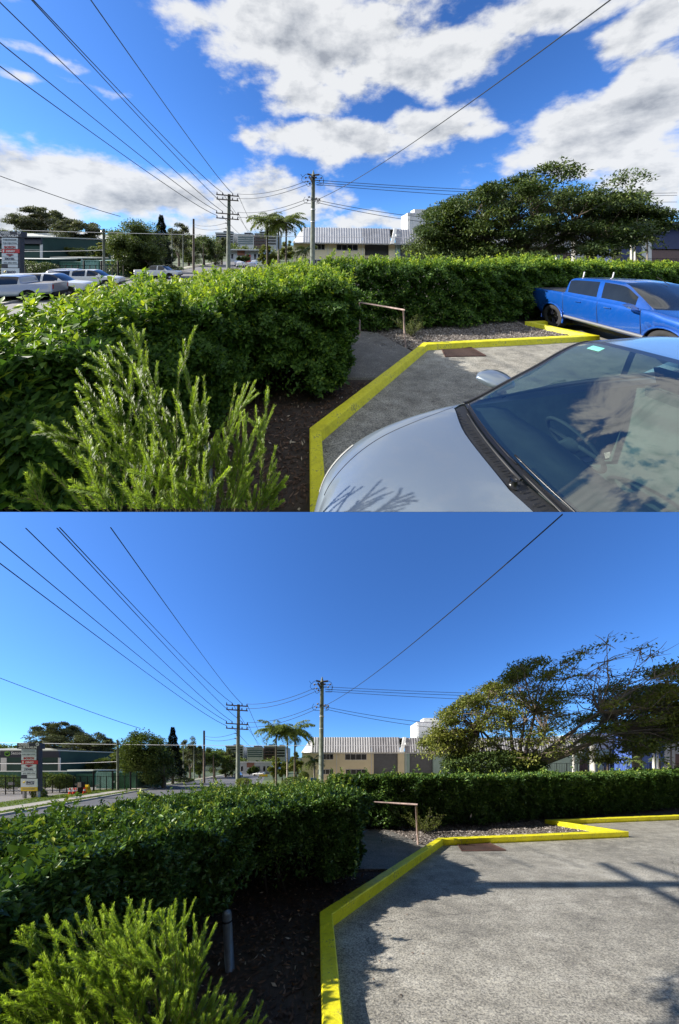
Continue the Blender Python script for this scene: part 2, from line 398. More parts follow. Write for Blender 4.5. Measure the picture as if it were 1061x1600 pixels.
WLOC = {}
def finish(o, label=None, cat=None, group=None, kind=None):
    if label: o['label'] = label
    if cat: o['category'] = cat
    if group: o['group'] = group
    if kind: o['kind'] = kind
    return o
def thing(site, name, label, cat, loc, group=None, raw=False):
    o = bpy.data.objects.new(name, None); o.empty_display_size = .2; C.objects.link(o)
    w = site.world(np.array([loc]), raw)[0]; o.location = w; WLOC[o.name] = w
    return finish(o, label, cat, group)
def emit(site, name, mb, mat, parent=None, raw=False, smooth=False, v=None, kind=None, label=None, cat=None, group=None, origin=None, clip=True):
    if isinstance(mb, MB):
        V = np.vstack(mb.V); F = mb.F
        used = np.unique(np.array([i for f in F for i in f], int))
        if len(used) < len(V):
            re_ = -np.ones(len(V), int); re_[used] = np.arange(len(used)); V = V[used]; F = [tuple(int(re_[i]) for i in f) for f in F]
    else: V, F = mb
    W = site.world(V, raw)
    if parent is not None: o0 = WLOC[parent.name]
    elif origin is not None: o0 = site.world(np.array([origin]), raw)[0]
    else: o0 = W.mean(0); o0[2] = W[:, 2].min() if site.sign < 0 else W[:, 2].min()
    me = bpy.data.meshes.new(name)
    if isinstance(F, np.ndarray):
        nf = len(F); me.vertices.add(len(W)); me.vertices.foreach_set('co', (W - o0).astype(np.float32).ravel())
        me.loops.add(nf * F.shape[1]); me.loops.foreach_set('vertex_index', F.astype(np.int32).ravel())
        me.polygons.add(nf); me.polygons.foreach_set('loop_start', np.arange(0, nf * F.shape[1], F.shape[1], dtype=np.int32))
        me.update(calc_edges=True)
        if v is not None:
            a = me.attributes.new('v', 'FLOAT', 'FACE'); a.data.foreach_set('value', v.astype(np.float32))
    else:
        me.from_pydata([tuple(p) for p in (W - o0)], [], F); me.update()
        if site.up and clip and W[:, 2].min() < 0:
            bm = bmesh.new(); bm.from_mesh(me)
            bmesh.ops.bisect_plane(bm, geom=bm.verts[:] + bm.edges[:] + bm.faces[:], plane_co=(0, 0, .001 - o0[2]), plane_no=(0, 0, 1), clear_inner=True)
            bm.to_mesh(me); bm.free()
        if site.up and kind == 'structure':     # the rising site is only built as far sideways as can be seen
            bm = bmesh.new(); bm.from_mesh(me)
            for sg in (-1, 1):
                n_ = Vector((sg, -1.38, 0)).normalized(); co = Vector((sg * (.3 if sg < 0 else 1.5) - o0[0], 0 - o0[1], 0))
                bmesh.ops.bisect_plane(bm, geom=bm.verts[:] + bm.edges[:] + bm.faces[:], plane_co=co, plane_no=n_, clear_outer=True)
            bm.to_mesh(me); bm.free()
    if smooth: me.polygons.foreach_set('use_smooth', np.ones(len(me.polygons), dtype=bool))
    me.materials.append(M[mat])
    o = bpy.data.objects.new(name, me); C.objects.link(o)
    if parent is not None:
        o.parent = parent; WLOC[o.name] = o0
    else:
        o.location = o0; WLOC[o.name] = np.array(o0)
    return finish(o, label, cat, group, kind)
def struct(site, name, mb, mat, **kw): return emit(site, name, mb, mat, kind='structure', **kw)

def leaves(P, D, N, L, W, v, site=None, raw=False, fold=.25):
    """P base, D direction, N normal -> folded four-cornered leaves"""
    D = D / (np.linalg.norm(D, axis=1)[:, None] + 1e-9)
    S = np.cross(D, N); S /= np.linalg.norm(S, axis=1)[:, None] + 1e-9
    U = np.cross(S, D)
    L = np.broadcast_to(L, len(P))[:, None]; W = np.broadcast_to(W, len(P))[:, None]
    a = P; b = P + D * L * .45 + S * W * .5 + U * W * fold; c = P + D * L; d = P + D * L * .45 - S * W * .5 + U * W * fold
    V = np.stack([a, b, c, d], 1)
    if site is not None:
        Z = site.world(V.reshape(-1, 3), raw)[:, 2].reshape(-1, 4)
        ok = (Z.min(1) > .01) if site.up else (Z.max(1) < -.01)
        V = V[ok]; v = v[ok]
    n = len(V); i = np.arange(n) * 4
    F = np.concatenate([np.stack([i, i + 1, i + 2], 1), np.stack([i, i + 2, i + 3], 1)])
    return (V.reshape(-1, 3), F), np.concatenate([v, v])
def rdir(n, up=0.0):
    d = rng.normal(size=(n, 3)); d /= np.linalg.norm(d, axis=1)[:, None]
    d[:, 2] += up; return d / np.linalg.norm(d, axis=1)[:, None]

def text(site, string, size, loc, mat, parent, sx=1.0, bold=.012, italic=0.0, raw=False, name='lettering', center=False):
    cu = bpy.data.curves.new('txt', 'FONT'); cu.body = string; cu.size = size; cu.extrude = .004; cu.offset = bold * size; cu.shear = italic; cu.resolution_u = 2
    ob = bpy.data.objects.new('txt', cu); C.objects.link(ob)
    bpy.context.view_layer.update()
    me = bpy.data.meshes.new_from_object(ob)
    V = np.array([v.co[:] for v in me.vertices]); F = [tuple(p.vertices) for p in me.polygons]
    bpy.data.objects.remove(ob); bpy.data.curves.remove(cu); bpy.data.meshes.remove(me)
    if not len(V): return
    off = -V[:, 0].max() * sx / 2 if center else 0
    W = np.c_[V[:, 0] * sx + loc[0] + off, -V[:, 2] + loc[1], V[:, 1] + loc[2]]
    mb = MB(); mb.add(W, F)
    return emit(site, name, mb, mat, parent, raw=raw)


# ---------------------------------------------------------------- ground and paving
HEDGE_L = [(-3.9, .5), (-1.95, .6), (-1.75, 1.7), (-1.5, 2.6), (-1.1, 3.5), (-.35, 3.78), (.28, 3.9), (.45, 4.7), (.15, 5.6), (-.7, 7.3), (-.3, 8.6), (-.6, 9.6), (-2.6, 9.4), (-3.9, 8), (-4.1, 4.8), (-3.9, 2.1)]
HEDGE_B = [(-.3, 8.3), (.3, 7.9), (1.4, 7.65), (5, 8.3), (7.2, 9.05), (13.5, 10.9), (22, 14), (21.5, 16), (13, 12.7), (6.8, 10.8), (4.8, 10), (.9, 9.5), (-.4, 9.7)]
KERB = [(.0, .0), (-.12, 1.74), (-.24, 3.10), (2.46, 6.39), (7.72, 7.12), (6.95, 8.62), (12.7, 9.54), (22, 11.0)]

def offset_line(pts, w):
    P = [Vector(p) for p in pts]; out = []
    for i, p in enumerate(P):
        a = (P[i] - P[i - 1]).normalized() if i else (P[1] - P[0]).normalized()
        b = (P[i + 1] - P[i]).normalized() if i < len(P) - 1 else a
        na, nb = Vector((a.y, -a.x)), Vector((b.y, -b.x))
        m = (na + nb)
        if m.length < .2: m = na
        m.normalize(); s = w / max(.35, m.dot(na))
        out.append(p + m * min(s, w * 2.2))
    return out

def road_x(Y, c): return c - .28 * Y
def ground(site):
    W = 1.42
    e = 1.5
    b = MB(); x1 = 620
    if site.up:   # nothing of the lot left of the near hedge shows before the far side of that hedge
        b.add([(-4.6, 9.9, ST - .012), (W * 9.9 + e, 9.9, ST - .012), (W * x1, x1, ST - .012), (-W * x1, x1, ST - .012), (-W * 12.6 - .3, 12.6, ST - .012), (-4.6, 12.6, ST - .012)], [(0, 1, 2, 3, 4, 5)])
    else:
        b.add([(-(W * .5 + 12), -6, ST - .012), ((W * .5 + 12), -6, ST - .012), (W * x1, x1, ST - .012), (-W * x1, x1, ST - .012)], [(0, 1, 2, 3)])
    struct(site, 'ground', b, 'terrain', raw=True)
    def strip(name, c0, c1, Y0, Y1, z, mat, thick=0):
        m = MB(); pts = [(road_x(Y0, c0), Y0), (road_x(Y0, c1), Y0), (road_x(Y1, c1), Y1), (road_x(Y1, c0), Y1)]
        if thick: m.prism(pts, z - thick, z)
        else: m.add([(x, y, z) for x, y in pts], [(0, 1, 2, 3)])
        return struct(site, name, m, mat)
    strip('road', -16.6, -1.2, 12.8 if site.up else 3.5, 260, ST - .004, 'asphalt')
    strip('road_kerb', -16.9, -16.6, 13, 130, ST + .12, 'foot_concrete', .16)
    strip('grass_verge', -18.0, -16.9, 13, 70, ST + .06, 'grass_ground', .1)
    strip('footpath', -19.6, -18.0, 13, 130, ST + .08, 'foot_concrete', .1)
    strip('grass_verge', -22.8, -19.6, 13, 34, ST + .06, 'grass_ground', .1)
    strip('yard', -75, -22.8, 22, 75, ST + .01, 'yard')
    strip('grass_verge', -1.2, 6.0, 14, 60, ST + .04, 'grass_ground', .1)
    # driveway strip and forecourt behind the hedge
    m = MB(); m.add([(-6, 17, ST + .02), (90, 30, ST + .02), (90, 75, ST + .02), (-4, 60, ST + .02)], [(0, 1, 2, 3)]); struct(site, 'forecourt', m, 'yard')
    # raised pad of the car park
    pad = [(-4.4, .3), (-4.5, 9.9), (0, 10.2), (5, 10.6), (13, 13.1), (22, 16.5), (22, -.5 if not site.up else 2.0)]
    m = MB()
    if site.up:
        pad = [(-1.9, 1.6), (-2.3, 2.3), (-2.6, 3.1), (-2.8, 8.3), (-4.4, 9.9)] + pad[2:]
        m.add([(p[0], p[1], -.016) for p in pad], [tuple(range(len(pad)))[::-1]])
    else: m.prism(pad, ST - .1, -.016)
    struct(site, 'garden_bed', m, 'soil')
    conc = [(.04, .0)] + [tuple(p) for p in offset_line(KERB, .06)[1:]] + [(22.0, .0)]
    m = MB(); m.add([(p[0], p[1], -.004) for p in conc], [tuple(range(len(conc)))[::-1]]); o = struct(site, 'car_park', m, 'concrete')
    m = MB(); m.prism([(-.75, 5.75), (.35, 4.72), (.95, 4.72), (2.1, 6.05), (1.45, 7.7), (-.2, 8.0)], -.05, .03); struct(site, 'path', m, 'path_concrete')
    m = MB(); m.add([(x, y, .006) for x, y in [(2.15, 6.25), (2.5, 6.42), (7.75, 7.15), (6.98, 8.6), (7.3, 9.6), (1.0, 9.3), (1.5, 7.6)]], [tuple(range(7))[::-1]]); struct(site, 'gravel_bed', m, 'gravel')
    # kerb
    inn = offset_line(KERB, .15)
    m = MB(); hk = .155
    for i in range(len(KERB) - 1):
        a, b2 = KERB[i], KERB[i + 1]; c, d = inn[i + 1], inn[i]
        # subdivided so the painted edge is slightly uneven
        n = max(1, int(math.hypot(b2[0] - a[0], b2[1] - a[1]) / .12)); V = []; F = []
        for j in range(n + 1):
            t = j / n; o_ = np.array(a) * (1 - t) + np.array(b2) * t; i_ = np.array(d) * (1 - t) + np.array(c) * t
            jt = rng.normal(size=4) * .0022
            if j in (0, n): jt *= 0
            w = i_ - o_; w = w / np.linalg.norm(w)
            cb = .012
            V += [(o_[0], o_[1], -.03), (o_[0], o_[1], hk - cb + jt[0]), (*(o_ + w * cb), hk + jt[1]), (*(i_ - w * cb), hk + jt[2]), (i_[0], i_[1], hk - cb + jt[3]), (i_[0], i_[1], -.03)]
        for j in range(n):
            for q in range(5): F.append((j * 6 + q, j * 6 + q + 1, j * 6 + 7 + q, j * 6 + 6 + q))
        m.add(V, F)
    struct(site, 'kerb', m, 'yellow')
    # mulch and pebbles
    n = 26000
    x = rng.uniform(-2.4, 2.2, n); y = rng.uniform(.8, 8.2, n)
    lim = np.interp(y, [0, 1.74, 3.10, 6.39, 8.2], [-.02, -.14, -.27, 2.4, 2.4])
    ok = (x < lim) & ~((y > 4.6) & (x > -.9) & (y > 4.9 - (x) * .9) & (y < 7.9))
    x, y = x[ok], y[ok]; k = len(x)
    P = np.c_[x, y, rng.uniform(-.014, .012, k)]
    D = rdir(k); D[:, 2] *= .25
    Nn = np.tile([0, 0, 1.0], (k, 1)) + rng.normal(size=(k, 3)) * .4
    vv = rng.beta(1.5, 3, k); vv[rng.random(k) < .025] = 1
    mesh, v = leaves(P, D, Nn, rng.uniform(.03, .085, k), rng.uniform(.012, .03, k), vv, site, fold=-.2)
    emit(site, 'bark_mulch', mesh, 'chip', v=v, kind='stuff', label='dark bark chip mulch beside the yellow kerb ' + site.view, cat='mulch')
    n = 16000; x = rng.uniform(1.0, 7.6, n); y = rng.uniform(6.3, 9.3, n)
    ok = (y > 6.4 + (x - 2.46) * .139 + .03) & ~((x > 6.95) & (y > 8.6 - (x - 6.95) * 1.9)); x, y = x[ok], y[ok]; k = len(x)
    P = np.c_[x, y, np.full(k, .012)]; D = rdir(k); D[:, 2] *= .3
    mesh, v = leaves(P, D, np.tile([0, 0, 1.0], (k, 1)) + rng.normal(size=(k, 3)) * .3, rng.uniform(.03, .07, k), rng.uniform(.02, .045, k), rng.random(k), site, fold=.35)
    emit(site, 'gravel', mesh, 'pebble', v=v, kind='stuff', label='pale crushed gravel in front of the back hedge ' + site.view, cat='gravel')
    # grass blades on the verges
    n = 9000; Y = rng.uniform(12, 34, n); c = np.where(rng.random(n) < .3, rng.uniform(-17.9, -16.95, n), rng.uniform(-22.7, -19.7, n))
    P = np.c_[c - .28 * Y, Y, np.full(n, ST + .06)]; D = rdir(n, 1.8)
    mesh, v = leaves(P, D, rdir(n), rng.uniform(.06, .14, n), .04, rng.random(n), site)
    emit(site, 'grass', mesh, 'grass', v=v, kind='stuff', label='short mown grass on the far street verge ' + site.view, cat='grass')

def fallen(site):
    n = 260; x = rng.uniform(-.1, 6, n); y = rng.uniform(1.9, 6.8, n)
    ok = (x > np.interp(y, [1.7, 3.1, 6.39, 7], [.06, -.05, 2.7, 6])); x, y = x[ok], y[ok]
    w = rng.random(len(x)) < np.exp(-(x - np.interp(y, [1.7, 3.1, 6.39, 7], [.06, -.05, 2.7, 6])) * 1.4); x, y = x[w], y[w]; k = len(x)
    mesh, v = leaves(np.c_[x, y, np.full(k, .004)], rdir(k) * (1, 1, .1), np.tile([0, 0, 1.0], (k, 1)), .035, .014, rng.beta(2, 2, k), site)
    emit(site, 'fallen_leaves', mesh, 'chip', v=v, kind='stuff', label='dry leaf litter scattered on the car park concrete ' + site.view, cat='leaf litter')


# ---------------------------------------------------------------- planting
def poly_sample(poly, n):
    P = np.array(poly); lo, hi = P.min(0), P.max(0)
    out = []
    while sum(map(len, out)) < n:
        q = rng.uniform(lo, hi, (n * 2, 2)); ins = np.zeros(len(q), bool)
        for i in range(len(P)):
            a, b = P[i], P[i - 1]
            cond = ((a[1] > q[:, 1]) != (b[1] > q[:, 1])) & (q[:, 0] < (b[0] - a[0]) * (q[:, 1] - a[1]) / (b[1] - a[1] + 1e-12) + a[0])
            ins ^= cond
        out.append(q[ins])
    return np.vstack(out)[:n]
_lat = np.random.default_rng(3).random((32, 32, 32)) * 2 - 1
def vnoise(x, y, z, sc):
    P = np.stack([np.asarray(x, float) * sc, np.asarray(y, float) * sc, np.asarray(z, float) * sc + np.zeros(np.shape(x))], -1)
    I = np.floor(P).astype(int); f = P - I; f = f * f * (3 - 2 * f); out = 0
    for a in (0, 1):
        for b in (0, 1):
            for c in (0, 1):
                w = (f[..., 0] if a else 1 - f[..., 0]) * (f[..., 1] if b else 1 - f[..., 1]) * (f[..., 2] if c else 1 - f[..., 2])
                out = out + w * _lat[(I[..., 0] + a) % 32, (I[..., 1] + b) % 32, (I[..., 2] + c) % 32]
    return out
def bumpy(x, y, s=1.0):
    return (vnoise(x, y, 1.5, 1.6) * .09 + vnoise(x, y, 4.5, 4.5) * .09 + vnoise(x, y, 9.5, 10) * .03) * s

def hedge(site, name, poly, top, nleaf, label, seed, leafL, sides, zmin=.12, shoots=0, rough_amt=1.0, gap=None, mat='hedge_leaf_up', near=None):
    P = np.array(poly); c = P.mean(0)
    root = thing(site, name, label, 'hedge', (c[0], c[1], 0))
    segs = [(P[i], P[(i + 1) % len(P)]) for i in range(len(P))]
    ns_ = []; ptsl = []; nrm = []; vv = []
    # top
    nt = int(nleaf * .42); q = poly_sample(poly, nt)
    if near is not None:   # more leaves where the hedge is close to the walker's path
        w = rng.random(len(q)) < near(q[:, 1]); q = q[w]
    z = top(q[:, 0], q[:, 1]) + bumpy(q[:, 0], q[:, 1], rough_amt) - rng.exponential(.07, len(q))
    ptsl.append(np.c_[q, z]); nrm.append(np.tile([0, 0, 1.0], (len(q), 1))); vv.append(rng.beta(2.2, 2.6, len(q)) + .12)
    # sides
    lens = [np.linalg.norm(b - a) for a, b in segs]; wts = np.array([l * sides[i] for i, l in enumerate(lens)]); wts /= wts.sum()
    area = P
    sgn = 1 if sum((b[0] - a[0]) * (b[1] + a[1]) for a, b in segs) < 0 else -1
    for i, (a, b) in enumerate(segs):
        k = int(nleaf * .5 * wts[i])
        if k < 1: continue
        t = rng.random(k); n2 = np.array([(b - a)[1], -(b - a)[0]]) * sgn / lens[i]
        xy = a + (b - a) * t[:, None]
        zt = top(xy[:, 0], xy[:, 1]); z = zmin + (zt - zmin) * rng.random(k) ** .8
        prof = -.10 * (1 - np.clip(z / zt, 0, 1)) ** 1.0 - np.where(z > zt - .12, (z - zt + .12) * .6, 0)
        puff = (vnoise(xy[:, 0], xy[:, 1], z + seed, 2.2) * .13 + vnoise(xy[:, 0], xy[:, 1], z + seed, 5.5) * .14 + vnoise(xy[:, 0], xy[:, 1], z, 12) * .05) * (.5 + rough_amt * .5)
        dep = rng.exponential(.07, k) - .02
        xy = xy + n2 * (prof + puff - dep)[:, None]
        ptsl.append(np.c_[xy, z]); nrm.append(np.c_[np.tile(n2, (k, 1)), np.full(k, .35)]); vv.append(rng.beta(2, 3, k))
    # interior
    ni = int(nleaf * .20); q = poly_sample(poly, ni); z = zmin + .1 + (top(q[:, 0], q[:, 1]) - zmin - .1) * rng.random(ni)
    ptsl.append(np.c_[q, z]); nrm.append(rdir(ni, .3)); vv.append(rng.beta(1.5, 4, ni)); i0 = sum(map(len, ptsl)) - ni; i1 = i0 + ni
    # young shoots
    tw = MB()
    if shoots:
        q = poly_sample(poly, shoots); zt = top(q[:, 0], q[:, 1]) + bumpy(q[:, 0], q[:, 1], rough_amt)
        hgt = rng.uniform(.07, .30, shoots) * rng.choice([.6, 1, 1.2], shoots)
        for j in range(shoots):
            b0 = np.array([q[j, 0], q[j, 1], zt[j] - .08]); d = rdir(1, 2.2)[0]
            e = b0 + d * (hgt[j] + .08); m_ = int(12 + hgt[j] * 60)
            t = rng.random(m_) ** .7; pp = b0 + (e - b0) * t[:, None] + rng.normal(size=(m_, 3)) * .012
            ptsl.append(pp); nrm.append(d + rdir(m_) * .6); vv.append(.45 + .5 * t * rng.uniform(.6, 1.2) + rng.normal(size=m_) * .08)
    Pt = np.vstack(ptsl); Nn = np.vstack(nrm); v = np.clip(np.concatenate(vv), 0, 1); big = np.ones(len(Pt)); big[i0:i1] = 1.9
    if gap is not None:
        k = ~gap(Pt); Pt, Nn, v, big = Pt[k], Nn[k], v[k], big[k]
    # leaves stand in tufts
    n = len(Pt); Nn = Nn / np.linalg.norm(Nn, axis=1)[:, None]
    D = Nn * .55 + rdir(n, .15); nn = Nn + rdir(n) * .55 + np.array([0, 0, .5])
    L = rng.uniform(.6, 1.35, n) * leafL * big
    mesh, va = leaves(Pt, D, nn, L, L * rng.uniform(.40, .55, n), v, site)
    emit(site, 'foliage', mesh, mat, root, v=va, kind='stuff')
    # woody stems
    st = MB(); k = 0
    for i, (a, b) in enumerate(segs):
        if sides[i] < .5: continue
        m_ = int(lens[i] * 7)
        n2 = np.array([(b - a)[1], -(b - a)[0]]) * sgn / lens[i]
        for _ in range(m_):
            t = rng.random(); xy = a + (b - a) * t - n2 * rng.uniform(.3, .8)
            for _2 in range(2):
                e = xy + rng.normal(size=2) * .16; zt = float(top(np.array([e[0]]), np.array([e[1]]))[0]) * rng.uniform(.55, .85)
                mid = (xy + e) / 2 + rng.normal(size=2) * .04
                st.tube([(xy[0], xy[1], -.02), (mid[0], mid[1], zt * .5), (e[0], e[1], zt)], [.016, .011, .005], 5, cap=False)
    emit(site, 'stem', st, 'stem', root, kind='stuff')
    return root

def tree(site, name, label, cat, base, trunk_h, cen, rad, nclump, nleaf, leafL, mat, bark='bark', trunk_r=.25, clump_r=.8, flat=.55, group=None, shell=.6, raw=False, clumps=None, twigs=0, aspect=.5, bare=None, vb=0.0):
    root = thing(site, name, label, cat, base, group, raw)
    base = np.array(base, float); cen = np.array(cen, float); rad = np.array(rad, float)
    if clumps is None:
        d = rdir(nclump); r = rng.random(nclump) ** (1 / 3); r = shell + (1 - shell) * r * rng.uniform(.7, 1.15, nclump)
        clumps = cen + d * r[:, None] * rad * rng.uniform(.85, 1.08, (nclump, 1))
        ncore = nclump // 4; clumps[:ncore] = cen + (clumps[:ncore] - cen) * .5
    else: clumps = np.array(clumps)
    nclump = len(clumps)
    fork = base + np.array([0, 0, trunk_h])
    tr = MB(); tr.tube([base - (0, 0, .3), base + (0.03, 0, trunk_h * .5), fork], [trunk_r * 1.25, trunk_r, trunk_r * .8], 9)
    emit(site, 'trunk', tr, bark, root, smooth=True, raw=raw, clip=False)
    lb = MB()
    nl = min(12, max(4, nclump // 9)); limb_end = []
    for i in range(nl):
        tgt = clumps[rng.integers(nclump)]; e = fork + (tgt - fork) * .62; m_ = fork + (e - fork) * .5 + np.array([0, 0, -.06]) * np.linalg.norm(e - fork) + rng.normal(size=3) * .12 * trunk_r * 4
        lb.tube([fork - (0, 0, trunk_r), m_, e], [trunk_r * .5, trunk_r * .28, trunk_r * .15], 6, cap=False); limb_end += [m_, e]
    LE = np.array(limb_end)
    for c in clumps:
        j = np.argmin(((LE - c) ** 2).sum(1)); a = LE[j]; m_ = (a + c) / 2 + rng.normal(size=3) * .12 * np.linalg.norm(c - a)
        lb.tube([a, m_, c], [trunk_r * .13, trunk_r * .07, trunk_r * .03], 4, cap=False)
        for _ in range(twigs):
            e = c + rdir(1, .1)[0] * clump_r * (.7, .7, .35) * rng.uniform(.6, 1.2) * (1 if bare is None else 1 + (1 - bare(c[None])[0]) * .9); mm = (c + e) / 2 + rng.normal(size=3) * .08
            lb.tube([c, mm, e], [trunk_r * .06, trunk_r * .04, trunk_r * .02], 3, cap=False)
    emit(site, 'limbs', lb, bark if bare is None else 'twig', root, raw=raw, clip=False, kind='stuff')
    # leaves in sprays
    w = rng.uniform(.5, 1.5, nclump)
    if bare is not None: w = w * bare(clumps)
    w /= w.sum(); idx = rng.choice(nclump, nleaf, p=w)
    cr = clump_r * rng.uniform(.6, 1.3, nclump)[idx]
    off = rdir(nleaf) * (rng.random(nleaf) ** .5)[:, None] * cr[:, None]; off[:, 2] *= flat
    off[:, 2] -= .12 * (off[:, 0] ** 2 + off[:, 1] ** 2) / clump_r
    P = clumps[idx] + off
    out = P - cen; out /= np.linalg.norm(out, axis=1)[:, None] + 1e-6
    D = out * .5 + rdir(nleaf, -.1); N = rdir(nleaf, 1.4)
    cv = rng.uniform(0, 1, nclump)[idx]
    v = np.clip(.28 * cv + rng.beta(2, 2.5, nleaf) * .75 + vb, 0, 1)
    L = leafL * rng.uniform(.7, 1.3, nleaf)
    mesh, va = leaves(P, D, N, L, L * aspect, v, None, fold=.12)
    emit(site, 'crown', mesh, mat, root, v=va, kind='stuff', raw=raw)
    return root

def bushy(site, name, label, cat, cen, rad, nleaf, leafL, mat, group=None, vb=0):
    root = thing(site, name, label, cat, (cen[0], cen[1], cen[2] - rad[2]), group)
    cen = np.array(cen, float)
    d = rdir(nleaf, .15); r = .75 + .25 * rng.random(nleaf) + .10 * np.sin(d[:, 0] * 7 + cen[0]) * np.sin(d[:, 2] * 6 + d[:, 1] * 5)
    P = cen + d * r[:, None] * np.array(rad)
    P[:, 2] = np.maximum(P[:, 2], cen[2] - rad[2])
    v = np.clip(rng.beta(2, 2.5, nleaf) + vb, 0, 1)
    mesh, va = leaves(P, d * .5 + rdir(nleaf), d + rdir(nleaf) * .6, leafL, leafL * .5, v, None)
    emit(site, 'foliage', mesh, mat, root, v=va, kind='stuff')
    st = MB()
    for _ in range(6):
        e = cen + rdir(1, .5)[0] * np.array(rad) * .6
        st.tube([(cen[0] + rng.normal() * .05, cen[1], cen[2] - rad[2] - .05), e], [.035, .012], 4)
    emit(site, 'stem', st, 'stem', root, kind='stuff'); return root

def palm(site, label, base, top_z, crown, nf, group, trunk_mat='palm_trunk', r=.16, lean=0.0, droop=1.0, cat='palm', name='palm_tree', dens=1.0):
    root = thing(site, name, label, cat, base, group)
    b = np.array(base, float); t = np.array([b[0] + lean, b[1], top_z])
    m = MB(); m.tube([b - (0, 0, .1), b + (t - b) * .5 + (lean * .1, 0, 0), t], [r * 1.2, r, r * .8], 9)
    emit(site, 'trunk', m, trunk_mat, root, smooth=True, clip=False)
    m = MB(); m.tube([t - (0, 0, .1), t + (0, 0, crown * .18)], [r * .8, r * .55], 7); emit(site, 'crown_shaft', m, 'palm_leaf', root, clip=False)
    for i in range(nf):
        az = i * 2.399 + rng.uniform(-.2, .2); el = R(rng.uniform(0, 80)); L = crown * rng.uniform(.95, 1.3)
        u = np.linspace(0, 1, 9); hx = np.cumsum(np.r_[0, np.diff(u)] * np.cos(el - u * R(95) * droop)) * L; hz = np.cumsum(np.r_[0, np.diff(u)] * np.sin(el - u * R(95) * droop)) * L
        P = np.c_[t[0] + hx * math.cos(az), t[1] + hx * math.sin(az), t[2] + crown * .12 + hz]
        k = int(90 * dens); uu = rng.uniform(.12, 1, k); B = np.c_[np.interp(uu, u, P[:, 0]), np.interp(uu, u, P[:, 1]), np.interp(uu, u, P[:, 2])]
        side = np.array([-math.sin(az), math.cos(az), 0]); sg = rng.choice([-1, 1], k)[:, None]
        fw = np.array([math.cos(az), math.sin(az), 0])
        D = side * sg * .9 + fw * .5 + np.array([0, 0, -.55 * droop]) + rng.normal(size=(k, 3)) * .18
        LL = crown * .34 * np.sin(np.clip(uu, .1, .95) * math.pi) ** .5 + .05
        (V, F), va = leaves(B, D, np.tile([0, 0, 1.0], (k, 1)), LL, .06 + .02 * crown, np.clip(rng.beta(2, 2, k), 0, 1), None, fold=.1)
        emit(site, 'frond', (V, F), 'palm_leaf', root, v=va)
    return root

def needle_plant(site, label, base, tips, name='bottlebrush_shrub'):
    """tips: (px, py, Y) sightings of the shoot ends in this photograph"""
    root = thing(site, name, label, 'shrub', base, raw=True)
    P_, D_, N_, L_, V_ = [], [], [], [], []
    wood = MB(); fresh = MB()
    def needles(pts, n, l0, tipv):
        pts = np.asarray(pts); u = rng.random(n) ** .85; s = np.linspace(0, 1, len(pts))
        Q = np.c_[[np.interp(u, s, pts[:, i]) for i in range(3)]].T
        T = pts[-1] - pts[0]; T = T / np.linalg.norm(T)
        d = rdir(n); d -= (d @ T)[:, None] * T; d /= np.linalg.norm(d, axis=1)[:, None] + 1e-9
        D = d * rng.uniform(.45, .75, (n, 1)) + T
        l = l0 * (1.1 - .45 * u) * rng.uniform(.7, 1.2, n)
        P_.append(Q); D_.append(D); N_.append(d + rdir(n) * .3); L_.append(l); V_.append(np.clip(rng.beta(2, 3, n) * .7 + tipv * u ** 2, 0, 1))
    b = np.array(base)
    for (px, py, Y) in tips:
        if site.up: tip = np.array(PA(px, py, Y))
        else: tip = np.array(PB(px, py, Y))
        r0 = b + rng.normal(size=3) * (.10, .08, 0)
        H = np.linalg.norm(tip - r0); m1 = r0 + (tip - r0) * .4 + np.array([0, 0, .10]) * H + rng.normal(size=3) * .03
        m2 = r0 + (tip - r0) * .75 + np.array([0, 0, .06]) * H + rng.normal(size=3) * .02
        s = np.linspace(0, 1, 14)[:, None]
        main = (1 - s) ** 3 * r0 + 3 * s * (1 - s) ** 2 * m1 + 3 * s ** 2 * (1 - s) * m2 + s ** 3 * tip
        wood.tube(main[:10], np.linspace(.0065, .0022, 10), 5, cap=False); fresh.tube(main[9:], np.linspace(.003, .0012, 5), 4, cap=False)
        needles(main[4:], 520, .030, .5)
        ns = rng.integers(5, 8)
        for j in range(ns):
            t = rng.uniform(.30, .93); k = t * 13; i0 = int(k); q = main[i0] + (main[min(13, i0 + 1)] - main[i0]) * (k - i0)
            T = main[min(13, i0 + 1)] - main[i0]; T /= np.linalg.norm(T)
            sd = rdir(1)[0]; sd -= sd @ T * T; sd /= np.linalg.norm(sd)
            L = (1.08 - t) * H * rng.uniform(.28, .52) + .05
            e = q + (T * .95 + sd * .50 + np.array([0, 0, .25])) * L * .9
            mm = (q + e) / 2 + sd * L * .06
            pts = np.array([q, mm, e + np.array([0, 0, .04]) * L])
            fresh.tube(pts, [.0022, .0016, .0008], 4, cap=False)
            needles(pts, int(50 + L * 1150), .028, .55)
            if L > .14:
                for _ in range(2):
                    tt = rng.uniform(.25, .8); q2 = q + (e - q) * tt; s2 = rdir(1, .3)[0]; e2 = q2 + ((e - q) / L * .8 + s2 * .6) * L * .38
                    fresh.tube([q2, e2], [.0016, .0007], 4, cap=False); needles([q2, (q2 + e2) / 2, e2], int(30 + L * 600), .025, .55)
    emit(site, 'woody_stem', wood, 'stem', root, raw=True, kind='stuff')
    emit(site, 'green_stem', fresh, 'shoot', root, raw=True, kind='stuff', clip=True)
    P = np.vstack(P_); n = len(P)
    mesh, va = leaves(P, np.vstack(D_), np.vstack(N_), np.concatenate(L_), .0027, np.concatenate(V_), site, True, fold=.1)
    emit(site, 'foliage', mesh, 'needle', root, raw=True, v=va, kind='stuff')
    return root


